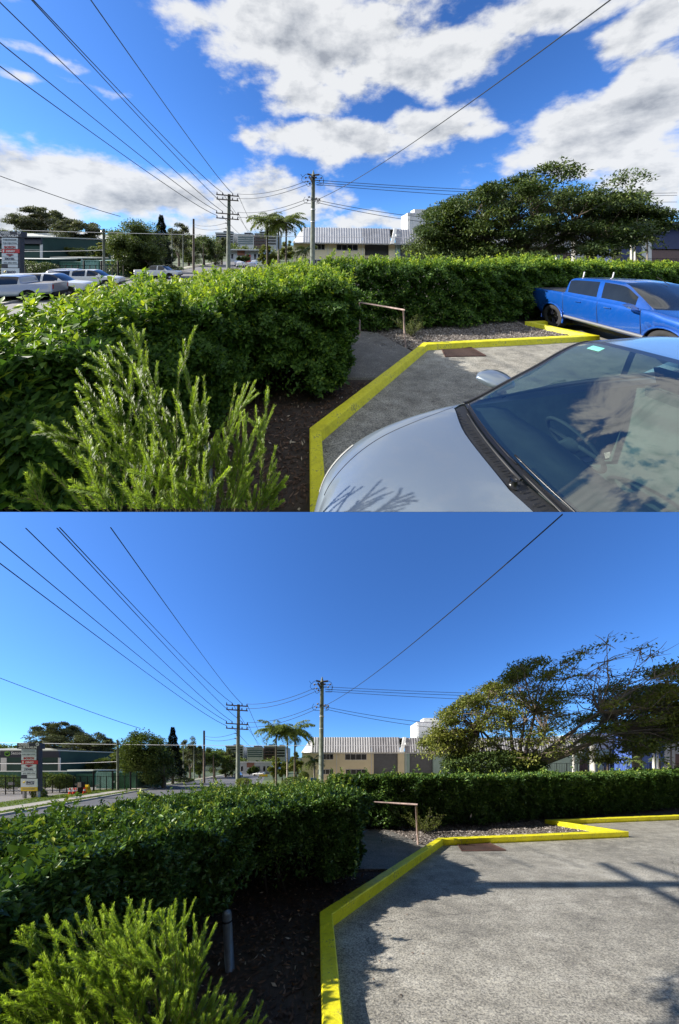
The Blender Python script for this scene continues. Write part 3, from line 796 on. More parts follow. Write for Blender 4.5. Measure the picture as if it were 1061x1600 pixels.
# ---------------------------------------------------------------- poles and wires
def cable(site, label, p0, p1, sag, r, group=None, raw=False, cut=True, n=28, mat='wire', cat='overhead wire'):
    s = np.linspace(0, 1, n)[:, None]; P = np.array(p0) * (1 - s) + np.array(p1) * s
    P[:, 2] -= (4 * sag * s * (1 - s))[:, 0]
    if not site.up and cut:      # this site ends where the one above begins
        Z = site.world(P, raw)[:, 2]; ok = Z < -.03
        P = P[ok]
        if len(P) < 2: return
    m = MB(); d = np.linalg.norm(site.world(P, raw), axis=1)
    m.tube(P, np.clip(d * .00072, r, r * 3.2), 5)
    return emit(site, 'overhead_wire', m, mat, raw=raw, label=label, cat=cat, group=group, clip=False)

def pole_basic(site, label, px, top, base_py, Y, r, mat='brown_wood', group='small utility poles along the street', lamp=False, arm=0):
    x = XB(px, Y); zb = ST; zt = ZB(top, Y)
    root = thing(site, 'utility_pole', label, 'utility pole', (x, Y, zb), group)
    m = MB(); m.tube([(x, Y, zb - .2), (x, Y, zt)], [r, r * .8], 9); emit(site, 'pole', m, mat, root, smooth=True, clip=False)
    m = MB(); m.tube([(x, Y, zt), (x, Y, zt + .06)], [r * .9, r * .6], 8); emit(site, 'cap', m, 'insulator', root, clip=False)
    if arm:
        m = MB(); m.box(x - arm, x + arm, Y - .06, Y + .06, zt - .5, zt - .38); emit(site, 'crossarm', m, 'brown_wood', root, clip=False)
        for dx in (-arm * .9, arm * .9):
            m = MB(); m.tube([(x + dx, Y, zt - .38), (x + dx, Y, zt - .2)], .05, 6); emit(site, 'insulator', m, 'insulator', root, clip=False)
    return root


# ---------------------------------------------------------------- vehicles
def pchip_rows(A, n):
    """A [S,...] resampled n per interval with limited Hermite tangents"""
    A = np.asarray(A, float); d = np.diff(A, axis=0)
    m = np.zeros_like(A); a, b = d[:-1], d[1:]
    with np.errstate(divide='ignore', invalid='ignore'):
        h = np.where(a * b > 0, 2 * a * b / (a + b), 0)
    m[1:-1] = h; m[0] = d[0]; m[-1] = d[-1]
    out = []
    for i in range(len(A) - 1):
        for k in range(n):
            t = k / n; out.append((2 * t**3 - 3 * t**2 + 1) * A[i] + (t**3 - 2 * t**2 + t) * m[i] + (-2 * t**3 + 3 * t**2) * A[i + 1] + (t**3 - t**2) * m[i + 1])
    out.append(A[-1]); return np.array(out)

TAB = {}
# each station: x, then eight (y, z[, dx]) from sill to centre line
def st(x, *p): return [(x + (q[2] if len(q) > 2 else 0), q[0], q[1]) for q in p]
TAB['ute'] = dict(half=.93, wheels=(-1.86, 1.24), wr=.385, rows=[
    st(-3.12, (.82, .62), (.86, .70), (.88, .95), (.87, 1.20), (.84, 1.25), (.78, 1.25), (.4, 1.25), (0, 1.25)),
    st(-3.04, (.86, .52), (.92, .68), (.945, .95), (.93, 1.21), (.88, 1.265), (.80, 1.262), (.4, 1.262), (0, 1.262)),
    st(-2.2, (.88, .50), (.93, .66), (.95, .95), (.93, 1.22), (.88, 1.27), (.80, 1.268), (.4, 1.268), (0, 1.268)),
    st(-1.47, (.88, .44), (.93, .62), (.95, .95), (.93, 1.22), (.88, 1.27), (.80, 1.268), (.4, 1.268), (0, 1.268)),
    st(-1.42, (.88, .42), (.93, .60), (.95, .95), (.93, 1.20), (.89, 1.25), (.82, 1.30), (.5, 1.32), (0, 1.33)),
    st(-1.30, (.88, .42), (.93, .60), (.95, .95), (.93, 1.19), (.90, 1.24), (.74, 1.70), (.45, 1.73), (0, 1.74)),
    st(-1.15, (.88, .42), (.93, .60), (.95, .95), (.93, 1.18), (.90, 1.23), (.72, 1.76), (.45, 1.79), (0, 1.80)),
    st(-.35, (.88, .42), (.93, .60), (.95, .95), (.93, 1.16), (.90, 1.21), (.72, 1.79), (.45, 1.82), (0, 1.83)),
    st(-.22, (.88, .42), (.93, .60), (.95, .95), (.93, 1.16), (.90, 1.21), (.72, 1.79), (.45, 1.82), (0, 1.83)),
    st(.25, (.88, .42), (.93, .60), (.95, .95), (.93, 1.15), (.90, 1.20), (.70, 1.74), (.45, 1.77), (0, 1.79)),
    st(.62, (.88, .42), (.93, .60), (.95, .95), (.93, 1.14), (.89, 1.19), (.76, 1.48), (.48, 1.53, .05), (0, 1.55, .07)),
    st(.98, (.88, .42), (.93, .60), (.95, .95), (.93, 1.13), (.87, 1.17), (.80, 1.19), (.5, 1.20, .10), (0, 1.21, .14)),
    st(1.25, (.88, .45), (.93, .60), (.95, .92), (.92, 1.09), (.84, 1.13), (.72, 1.15), (.45, 1.17), (0, 1.18)),
    st(1.85, (.87, .45), (.92, .60), (.93, .88), (.89, 1.03), (.80, 1.07), (.66, 1.09), (.4, 1.11), (0, 1.12)),
    st(2.15, (.78, .45), (.84, .58), (.86, .82), (.82, .95), (.72, 1.0), (.55, 1.03), (.35, 1.05), (0, 1.06)),
    st(2.30, (.60, .50), (.66, .60), (.68, .78), (.66, .88), (.6, .92), (.48, .94), (.3, .95), (0, .96))],
    win=[(5, 6), (6, 7), (8, 9), (9, 10)], wind=(9, 11), canopy=False)
def with_canopy(t):
    t = dict(t); r = [list(x) for x in t['rows']]
    for i, z in ((0, 1.60), (1, 1.72), (2, 1.80), (3, 1.80), (4, 1.80)):
        for j, (y, dz) in ((5, (.76, -.06)), (6, (.45, -.01)), (7, (0, 0))): r[i][j] = (r[i][j][0], y, z + dz)
    t['rows'] = r; t['win'] = [(1, 2), (2, 3)] + t['win']; return t
TAB['ute_canopy'] = with_canopy(TAB['ute'])
TAB['suv'] = dict(half=.91, wheels=(-1.5, 1.2), wr=.35, rows=[
    st(-2.35, (.70, .40), (.78, .55), (.80, .80), (.78, 1.0), (.74, 1.05), (.62, 1.35), (.4, 1.42), (0, 1.44)),
    st(-2.15, (.82, .32), (.88, .50), (.90, .80), (.88, 1.02), (.84, 1.07), (.66, 1.50), (.42, 1.56), (0, 1.58)),
    st(-1.5, (.85, .28), (.89, .48), (.92, .75), (.90, 1.03), (.86, 1.07), (.68, 1.60), (.42, 1.65), (0, 1.66)),
    st(-.7, (.86, .28), (.89, .48), (.92, .72), (.90, 1.02), (.86, 1.06), (.68, 1.62), (.42, 1.67), (0, 1.68)),
    st(-.6, (.86, .28), (.89, .48), (.92, .72), (.90, 1.02), (.86, 1.06), (.68, 1.62), (.42, 1.67), (0, 1.68)),
    st(.1, (.86, .28), (.89, .48), (.92, .72), (.90, 1.0), (.86, 1.04), (.66, 1.56), (.42, 1.61), (0, 1.63)),
    st(.85, (.86, .28), (.89, .48), (.92, .72), (.89, .98), (.84, 1.02), (.76, 1.04), (.45, 1.06, .1), (0, 1.07, .15)),
    st(1.4, (.85, .28), (.88, .48), (.90, .70), (.86, .90), (.78, .96), (.6, .99), (.35, 1.0), (0, 1.01)),
    st(1.85, (.76, .28), (.82, .45), (.84, .66), (.78, .82), (.68, .86), (.5, .88), (.3, .90), (0, .90)),
    st(2.02, (.58, .32), (.62, .48), (.62, .62), (.60, .72), (.5, .76), (.38, .78), (.2, .79), (0, .80))],
    win=[(1, 2), (2, 3), (4, 5), (5, 6)], wind=(5, 6), canopy=False)
TAB['sedan'] = dict(TAB['suv']); 
def lowered(t, top):
    t = dict(t); r = []
    for row in t['rows']: r.append([(x, y, z if z < 1.08 else 1.08 + (z - 1.08) * top) for (x, y, z) in row])
    t['rows'] = r; return t
TAB['sedan'] = lowered(TAB['suv'], .62)
def boxy(t):
    t = dict(t); r = []
    for i, row in enumerate(t['rows']): r.append([(x, y * (1.12 if z > 1.1 else 1), z if z < 1.08 else 1.08 + (z - 1.08) * 1.55) for (x, y, z) in row])
    t['rows'] = r; return t
TAB['van'] = boxy(TAB['suv'])

def loft(rows, n1, n2):
    A = pchip_rows(np.array(rows), n1)              # stations
    B = pchip_rows(np.swapaxes(A, 0, 1), n2)        # around
    return np.swapaxes(B, 0, 1)                     # [S, J, 3]

def vehicle(site, kind, label, pos, yaw, paintm, name='parked_car', cat='car', group=None, raw=True, n1=3, n2=2, rim='rim_silver', glass='glass_dark', trim=None, detail=False, tray=False, flat=False):
    tb = TAB[kind]; root = thing(site, name, label, cat, pos, group, raw)
    cy, sy = math.cos(yaw), math.sin(yaw); p0 = np.array(pos, float)
    def X(V):
        V = np.asarray(V, float).reshape(-1, 3)
        return np.c_[V[:, 0] * cy - V[:, 1] * sy, V[:, 0] * sy + V[:, 1] * cy, V[:, 2]] + p0
    G_ = loft(tb['rows'], n1, n2); S, J, _ = G_.shape
    wr = tb['wr']; wc = [(wx, wr) for wx in tb['wheels']]
    glassF, bodyF, roofF, bonnetF, wsF, tonF = [], [], [], [], [], []
    Lf = G_.copy()
    ar = wr * 1.16
    for (wx, wz) in wc:                              # round the wheel openings
        dx = Lf[..., 0] - wx; dz = Lf[..., 2] - wz; rr = np.hypot(dx, dz)
        low = (np.arange(J)[None, :] <= 3 * n2)
        near = (rr < ar * 1.22) & (rr > ar * .80) & low
        Lf[..., 0] = np.where(near, wx + dx / rr * ar, Lf[..., 0]); Lf[..., 2] = np.where(near, wz + dz / rr * ar, Lf[..., 2])
    def hole(i, j):
        c = G_[i:i + 2, j:j + 2].reshape(-1, 3).mean(0)
        return j < 3 * n2 and any(math.hypot(c[0] - wx, c[2] - wz) < ar * .97 for wx, wz in wc)
    ws0, ws1 = tb['wind']
    parts = {}
    for i in range(S - 1):
        ci = i // n1; fi = i % n1
        for j in range(J - 1):
            cj = j // n2; fj = j % n2
            if hole(i, j): continue
            key = 'body'
            if cj == 4:
                for (a, b) in tb['win']:
                    if a <= ci < b: key = 'side_window'
                if detail and key == 'side_window' and (fj == 0 or fj >= n2 - 1): key = 'body'
                if detail and key == 'side_window' and ((ci == 5) and fi == 0): key = 'body'
            if cj >= 5 and ws0 <= ci < ws1: 
                key = 'windscreen' if cj >= 5 else key
                if kind.startswith('ute') and ci == ws0: key = 'body' if kind.startswith('ute') and fi < n1 // 2 and False else ('windscreen' if ci >= ws0 else key)
            elif cj >= 5 and ci >= ws1: key = 'bonnet'
            elif cj >= 5 and kind == 'ute' and ci < 3 and cj >= 5 and ci >= 0: key = 'tray_cover'
            elif cj == 5 and kind == 'ute' and ci in (4, 5) : key = 'body'
            elif cj >= 5 and kind.startswith('ute') and ci == 3: key = 'body'
            parts.setdefault(key, []).append((i * J + j, (i + 1) * J + j, (i + 1) * J + j + 1, i * J + j + 1))
    V = Lf.reshape(-1, 3); V2 = V * (1, -1, 1)
    mats = dict(body=paintm, side_window=glass, windscreen=glass, bonnet=paintm, tray_cover='tray_black')
    if tray: mats['tray_cover'] = 'tray_black'
    if glass == 'glass_dark' and not detail: mats['side_window'] = mats['windscreen'] = 'window_dark'
    for key, F in parts.items():
        if key == 'side_window':
            for s_, VV in ((1, V), (-1, V2)):
                m = MB(); m.add(X(VV), F); emit(site, key, m, mats[key], root, raw=True, smooth=True)
        else:
            m = MB(); m.add(X(V), F); m.add(X(V2), [f[::-1] for f in F])
            ob = emit(site, key, m, mats[key], root, raw=True, smooth=True)
            bm = bmesh.new(); bm.from_mesh(ob.data); bmesh.ops.remove_doubles(bm, verts=bm.verts, dist=.0008); bm.to_mesh(ob.data); bm.free()
    # ends and floor
    x0, x1 = tb['rows'][0][0][0], tb['rows'][-1][0][0]
    m = MB()
    for row, sg in ((tb['rows'][0], -1), (tb['rows'][-1], 1)):
        m = MB()
        ring = [(a, b, c) for a, b, c in row] + [(a, -b, c) for a, b, c in row[::-1][1:]]
        m.add(X(ring), [tuple(range(len(ring)))]); emit(site, 'end_panel', m, paintm, root, raw=True)
    m = MB(); bx = MB(); bx.box(x0 + .15, x1 - .15, -.62, .62, .26, .62); m.add(X(bx.V[0]), bx.F); emit(site, 'underbody', m, 'plastic', root, raw=True)
    for sx, xx, mm in ((-1, x0, 'plastic' if not detail else 'chrome'), (1, x1, 'plastic')):
        b2 = MB(); b2.box(xx - .06 if sx < 0 else xx - .08, xx + .10 if sx < 0 else xx + .06, -.72, .72, .42, .60); m = MB(); m.add(X(b2.V[0]), b2.F); emit(site, 'bumper', m, mm, root, raw=True)
    for sy_ in (-1, 1):
        b2 = MB(); b2.box(x0 - .015, x0 + .12, sy_ * .80 - .07, sy_ * .80 + .07, .85, 1.16); m = MB(); m.add(X(b2.V[0]), b2.F); emit(site, 'taillight', m, 'red_lens', root, raw=True)
        b2 = MB(); b2.box(x1 - .16, x1 + .01, sy_ * .62 - .12, sy_ * .62 + .12, .70, .86); m = MB(); m.add(X(b2.V[0]), b2.F); emit(site, 'headlight', m, 'clear_lens', root, raw=True)
        xm = tb['rows'][ws1][0][0] - .28
        b2 = MB(); P = np.array([(xm + .07, sy_ * .96, 1.13), (xm + .09, sy_ * 1.14, 1.15), (xm + .02, sy_ * 1.17, 1.22), (xm, sy_ * 1.0, 1.26)])
        Q = P + (-.14, 0, .02); b2.add(np.vstack([P, Q]), [(0, 1, 2, 3), (7, 6, 5, 4), (0, 4, 5, 1), (1, 5, 6, 2), (2, 6, 7, 3), (3, 7, 4, 0)])
        m = MB(); m.add(X(b2.V[0]), b2.F); emit(site, 'mirror', m, paintm, root, raw=True)
    # wheels
    nseg = 28 if detail else 14
    for (wx, wz) in wc:
        for sy_ in (-1, 1):
            y1 = sy_ * (tb['half'] - .01); y0 = sy_ * (tb['half'] - .25); th = np.arange(nseg) * 2 * math.pi / nseg
            prof = [(y0, wr * .6), (y0, wr * .96), (y0 + (y1 - y0) * .12, wr), (y0 + (y1 - y0) * .88, wr), (y1, wr * .95), (y1, wr * .66), (y1 - (y1 - y0) * .12, wr * .62)]
            VV = [(wx + r_ * math.cos(a), yy, wz + r_ * math.sin(a)) for yy, r_ in prof for a in th]
            F = [(p * nseg + q, p * nseg + (q + 1) % nseg, (p + 1) * nseg + (q + 1) % nseg, (p + 1) * nseg + q) for p in range(len(prof) - 1) for q in range(nseg)]
            m = MB(); m.add(X(VV), F); wh = emit(site, 'wheel', m, 'tyre', root, raw=True, smooth=True)
            m = MB(); yr = y1 - (y1 - y0) * .15
            VV = [(wx + wr * .63 * math.cos(a), y, wz + wr * .63 * math.sin(a)) for y in (yr, yr - sy_ * .16) for a in th] + [(wx, yr - sy_ * .13, wz)]
            F = [(q, (q + 1) % nseg, nseg + (q + 1) % nseg, nseg + q) for q in range(nseg)] + [(nseg + q, nseg + (q + 1) % nseg, 2 * nseg) for q in range(nseg)]
            m.add(X(VV), F)
            emit(site, 'rim', m, rim if not detail else 'plastic', wh, raw=True)
            if detail:
                m = MB()
                for k in range(12):
                    a = k * math.pi / 6 + (.09 if k % 2 else -.09); a2 = (k // 2) * math.pi / 3 + .02
                    c0 = np.array([wx + .05 * math.cos(a2), yr + sy_ * .0, wz + .05 * math.sin(a2)]); c1 = np.array([wx + wr * .62 * math.cos(a), yr + sy_ * .012, wz + wr * .62 * math.sin(a)])
                    m.tube(X([c0, c1]), [.022, .015], 4)
                m.tube(X([(wx, yr - sy_ * .03, wz), (wx, yr + sy_ * .02, wz)]), .06, 10)
                emit(site, 'spokes', m, rim, wh, raw=True)
            # wheel-arch lip and liner
            m = MB(); a = np.linspace(R(-18), R(198), 15)
            m.tube(X([(wx + ar * math.cos(q), sy_ * (tb['half'] + .008), wz + ar * math.sin(q)) for q in a]), .028 if detail else .03, 5)
            emit(site, 'wheel_arch', m, paintm if detail else 'plastic', root, raw=True, smooth=True)
            m = MB(); VV = [(wx + ar * 1.0 * math.cos(q), y, wz + ar * 1.0 * math.sin(q)) for y in (sy_ * (tb['half'] - .02), sy_ * .5) for q in a]
            m.add(X(VV), [(q, q + 1, 16 + q, 15 + q) for q in range(14)]); emit(site, 'wheel_arch_liner', m, 'plastic', root, raw=True)
    return root, X

def cone(site, label, p, h=.75, raw=False, group='orange traffic cones'):
    root = thing(site, 'traffic_cone', label, 'traffic cone', p, group, raw); x, y, z = p
    m = MB(); m.tube([(x, y, z + .04), (x, y, z + h)], [.17, .04], 10); emit(site, 'cone', m, 'cone_orange', root, raw=raw)
    m = MB(); m.box(x - .22, x + .22, y - .22, y + .22, z, z + .04); emit(site, 'base', m, 'cone_orange', root, raw=raw)
    m = MB(); m.tube([(x, y, z + h * .5), (x, y, z + h * .72)], [.112, .083], 10, cap=False); emit(site, 'reflective_band', m, 'ink_white', root, raw=raw)
    return root


# ---------------------------------------------------------------- buildings
def corrugated(mb, x0, x1, z0, z1, yb, yt, pitch=.5, d=.08):
    n = int(abs(x1 - x0) / pitch)
    xs = np.linspace(x0, x1, n * 4 + 1); ph = np.arange(n * 4 + 1) % 4
    off = np.where((ph == 1) | (ph == 2), d, 0)
    V = [(x, yb - o, z0) for x, o in zip(xs, off)] + [(x, yt - o, z1) for x, o in zip(xs, off)]
    k = len(xs); mb.add(V, [(i, i + 1, k + i + 1, k + i) for i in range(k - 1)])

def window(site, root, x0, x1, z0, z1, Y, nx=3, frame='steel_light', pane='window_dark', nz=1, fr=.07):
    m = MB(); m.box(x0, x1, Y - .06, Y - .012, z0, z0 + fr).box(x0, x1, Y - .06, Y - .012, z1 - fr, z1).box(x0, x0 + fr, Y - .06, Y - .012, z0 + fr, z1 - fr).box(x1 - fr, x1, Y - .06, Y - .012, z0 + fr, z1 - fr)
    for i in range(1, nx): xx = x0 + (x1 - x0) * i / nx; m.box(xx - fr / 2, xx + fr / 2, Y - .055, Y - .015, z0 + fr, z1 - fr)
    w = emit(site, 'window', m, frame, root)
    for i in range(nx):
        a = x0 + (x1 - x0) * i / nx; b = x0 + (x1 - x0) * (i + 1) / nx
        m = MB(); m.box(a + fr / 2 + .003, b - fr / 2 - .003, Y - .035, Y - .02, z0 + fr, z1 - fr); emit(site, 'pane', m, pane, w)
    return w

def warehouse(site):
    Y = 54.0; d = 26
    X = lambda px: XB(px, Y); Z = lambda py: ZB(py, Y)
    xl, xm, xr = X(472), X(636), X(905)
    root = thing(site, 'warehouse', 'long cream and teal warehouse under a corrugated fascia, behind back hedge ' + site.view, 'warehouse', ((xl + xr) / 2, Y, ST))
    m = MB(); m.box(xl, X(584), Y, Y + d, ST, Z(1174)); m.box(X(584), X(622), Y + .6, Y + d, ST, Z(1174)); m.box(X(622), X(632), Y, Y + d, ST, Z(1174)); emit(site, 'wall', m, 'cream_wall', root, clip=False)
    m = MB(); m.box(X(632) + .01, X(640), Y - .05, Y + d, ST, Z(1174)); m.box(X(640), X(677), Y + .6, Y + d, ST, Z(1174)); m.box(X(677), xr, Y - .05, Y + d, ST, Z(1174)); emit(site, 'wall', m, 'teal_wall', root, label='pale teal wall')
    for i in range(12):   # wall joints
        pass
    m = MB(); corrugated(m, X(487), X(579.5), Z(1176), Z(1152), Y - .9, Y - .1, .52, .065); emit(site, 'fascia', m, 'steel_light', root)
    m = MB(); corrugated(m, X(579.7), X(623.5), Z(1176), Z(1152), Y - .9, Y - .1, .52, .065); emit(site, 'fascia', m, 'steel_sheet', root)
    m = MB(); corrugated(m, X(631), X(905), Z(1176), Z(1153), Y - .9, Y - .1, .52, .065); emit(site, 'fascia', m, 'steel_sheet', root)
    m = MB(); a, b = X(623), X(628.5); m.add([(a, Y - 1.15, Z(1176)), (b, Y - 1.15, Z(1176)), (X(634.5), Y - .3, Z(1152)), (X(630), Y - .3, Z(1152)), (a, Y - .6, Z(1176)), (b, Y - .6, Z(1176)), (X(634.5), Y + .2, Z(1152)), (X(630), Y + .2, Z(1152))], [(0, 1, 2, 3), (4, 7, 6, 5), (0, 4, 5, 1), (1, 5, 6, 2), (2, 6, 7, 3), (3, 7, 4, 0)]); emit(site, 'flashing', m, 'white_wall', root)
    # raking left end of the fascia
    m = MB(); z0, z1 = Z(1176), Z(1152); m.add([(X(487), Y - .9, z0), (X(487), Y - .1, z1), (X(470), Y + .3, z0), (X(487), Y + 16, z1), (X(470), Y + 16, z0)], [(0, 2, 1), (2, 4, 3, 1)]); emit(site, 'end_fascia', m, 'steel_light', root)
    m = MB(); m.box(X(487), xr, Y + .1, Y + d, Z(1152.6) - .1, Z(1152.6)); emit(site, 'roof', m, 'steel_light', root)
    m = MB(); m.box(X(472), X(905), Y - .88, Y + .3, Z(1176.4) - .12, Z(1176.4)); emit(site, 'gutter', m, 'white_wall', root)
    for px in (498.5, 530, 583):
        m = MB(); m.box(X(px) - .12, X(px) + .12, Y - .035, Y + .05, ST, Z(1176.8)); emit(site, 'pilaster', m, 'cream_wall', root)
    for (a, b, c, dd) in ((504, 521, 1178, 1187), (539, 573, 1178, 1187.5), (496, 521, 1202, 1210), (540, 573, 1202, 1210)):
        window(site, root, X(a), X(b), Z(dd), Z(c), Y, 4 if b - a > 20 else 3)
    for px in (526, 580.5, 634, 700, 800):
        m = MB(); m.tube([(X(px), Y - .16, ST), (X(px), Y - .16, Z(1177.5))], .07, 6); emit(site, 'downpipe', m, 'white_wall', root)
    def roller(px0, px1, name, top=1177.5, bottom=None):
        m = MB(); z0 = ST if bottom is None else Z(bottom); zt = Z(top); n = 22; V = []; F = []
        zs = np.linspace(z0, zt, n * 2 + 1)
        for i, zz in enumerate(zs): V += [(X(px0) + .02, Y + .5 - (.06 if i % 2 else 0), zz), (X(px1) - .02, Y + .5 - (.06 if i % 2 else 0), zz)]
        F = [(2 * i, 2 * i + 1, 2 * i + 3, 2 * i + 2) for i in range(n * 2)]
        m.add(V, F); emit(site, name, m, 'roller', root)
    if site.up:
        m = MB(); m.box(X(584) + .02, X(622) - .02, Y + .5, Y + .58, ST, Z(1199)); emit(site, 'doorway', m, 'window_dark', root)
        roller(584, 622, 'roller_door', bottom=1194)
    else: roller(584, 622, 'roller_door')
    roller(640, 677, 'roller_door')
    for px in (700, 740, 780, 850):
        window(site, root, X(px), X(px + 18), Z(1188), Z(1179), Y - .05, 3)
    # lamp on the fascia
    lm = MB(); x, z = X(633), Z(1165); lm.tube([(x, Y - .8, z), (x, Y - 1.6, z + .25)], .06, 6); lm.box(x - .45, x + .35, Y - 2.1, Y - 1.5, z + .05, z + .42); emit(site, 'floodlight', lm, 'white_wall', root)
    lm = MB(); lm.tube([(X(608 + 200) + i * 0, Y - .1, Z(1188)) for i in (0, 1)] if False else [(X(800), Y - .08, Z(1190)), (X(800), Y - .1, Z(1190.3))], .05, 5)
    text(site, 'B & S', 1.3, (X(838), Y - .08, Z(1189)), 'ink_blue', root)
    # silo tower behind
    t = thing(site, 'tower', 'tall white rectangular tower rising behind the warehouse roof ' + site.view, 'tower', (X(668), Y + 30, ST))
    Yt = Y + 30; Xt = lambda px: XB(px, Yt); Zt = lambda py: ZB(py, Yt)
    m = MB(); m.box(Xt(652), Xt(690), Yt, Yt + 8, ST, Zt(1128)); emit(site, 'wall', m, 'white_wall', t)
    m = MB()
    for i in range(7): x = Xt(652) + (Xt(690) - Xt(652)) * (i + .5) / 7; m.box(x - .12, x + .12, Yt - .12, Yt - .01, ST, Zt(1128) - .2)
    emit(site, 'rib', m, 'white_wall', t)
    m = MB(); m.box(Xt(664), Xt(686), Yt + 1, Yt + 5, Zt(1128) + .02, Zt(1121)); emit(site, 'plant_room', m, 'white_wall', t)
    m = MB(); m.box(Xt(651.5), Xt(690.5), Yt - .1, Yt - .005, Zt(1130) , Zt(1127.5)); emit(site, 'coping', m, 'steel_light', t)

def right_buildings(site):
    Y = 62.0; X = lambda px: XB(px, Y); Z = lambda py: ZB(py, Y)
    t = thing(site, 'commercial_building', 'pale grey two tone building with brown shopfront behind big tree ' + site.view, 'building', (X(930), Y, ST))
    m = MB(); m.box(X(885), X(988), Y, Y + 18, Z(1171), Z(1148)); emit(site, 'upper_wall', m, 'pale_wall', t)
    m = MB(); m.box(X(885), X(988), Y + .4, Y + 18, ST, Z(1171) - .01); emit(site, 'wall', m, 'teal_wall' if not site.up else 'white_wall', t)
    m = MB(); m.box(X(899), X(920), Y + .3, Y + .39, ST, Z(1186)); emit(site, 'shopfront', m, 'brown_panel', t)
    for a, b in ((922, 932), (945, 965)):
        window(site, t, X(a), X(b), Z(1208), Z(1189), Y + .4, 2)
    m = MB(); m.box(X(884), X(989), Y - .3, Y - .01, Z(1149.5), Z(1147)); emit(site, 'parapet', m, 'steel_light', t)
    Y2 = 58.0; X2 = lambda px: XB(px, Y2); Z2 = lambda py: ZB(py, Y2)
    bl = 'navy_wall' if site.up else 'blue_wall'
    t = thing(site, 'office_block', ('dark navy blue' if site.up else 'bright blue') + ' two storey office block at right edge ' + site.view, 'building', (X2(1050), Y2, ST))
    m = MB(); m.box(X2(988), X2(1038), Y2, Y2 + 20, ST, Z2(1139)); emit(site, 'wall', m, bl, t)
    m = MB(); m.box(X2(1038) + .01, X2(1058), Y2 + .3, Y2 + 20, ST, Z2(1139)); emit(site, 'panel', m, 'white_wall' if site.up else 'pale_wall', t)
    m = MB(); m.box(X2(1058) + .01, X2(1135), Y2, Y2 + 20, Z2(1178), Z2(1139)); emit(site, 'wall', m, bl if site.up else 'pale_wall', t)
    m = MB(); m.box(X2(1058) + .01, X2(1135), Y2 + .2, Y2 + 20, ST, Z2(1178) - .01); emit(site, 'wall', m, 'brown_panel', t)
    m = MB(); m.box(X2(986), X2(1137), Y2 - 1.0, Y2 + 20, Z2(1139) + .01, Z2(1134)); emit(site, 'roof', m, 'navy' if not site.up else 'navy_wall', t)
    m = MB(); m.box(X2(987), X2(1003), Y2 - .06, Y2 - .01, ST, Z2(1171)); emit(site, 'doorway', m, 'window_dark', t)
    window(site, t, X2(1004), X2(1015), Z2(1176), Z2(1169), Y2, 3)
    window(site, t, X2(1062), X2(1085), Z2(1150), Z2(1143), Y2, 4, pane='window_blue')
    m = MB()
    for py in (1147, 1158): m.box(X2(988), X2(1038), Y2 - .03, Y2 - .005, Z2(py), Z2(py) + .06)
    emit(site, 'wall_joint', m, 'ink_blue', t)
    # fence in front
    Yf = 46; f = thing(site, 'fence', 'thin black steel fence before the forecourt at right ' + site.view, 'fence', (XB(970, Yf), Yf, ST))
    xs = np.linspace(XB(690, Yf), XB(1130, Yf), 28)
    for x in xs:
        m = MB(); m.tube([(x, Yf, ST), (x, Yf, ZB(1192, Yf))], .05, 5); emit(site, 'post', m, 'black_metal', f)
    m = MB()
    for z in (ZB(1193, Yf), ST + .2): m.box(xs[0], xs[-1], Yf - .03, Yf + .03, z - .03, z + .03)
    emit(site, 'rail', m, 'black_metal', f)
    m = MB()
    for x in np.arange(xs[0], xs[-1], .3): m.box(x - .012, x + .012, Yf - .012, Yf + .012, ST + .2, ZB(1193, Yf))
    emit(site, 'picket', m, 'black_metal', f, kind='stuff')

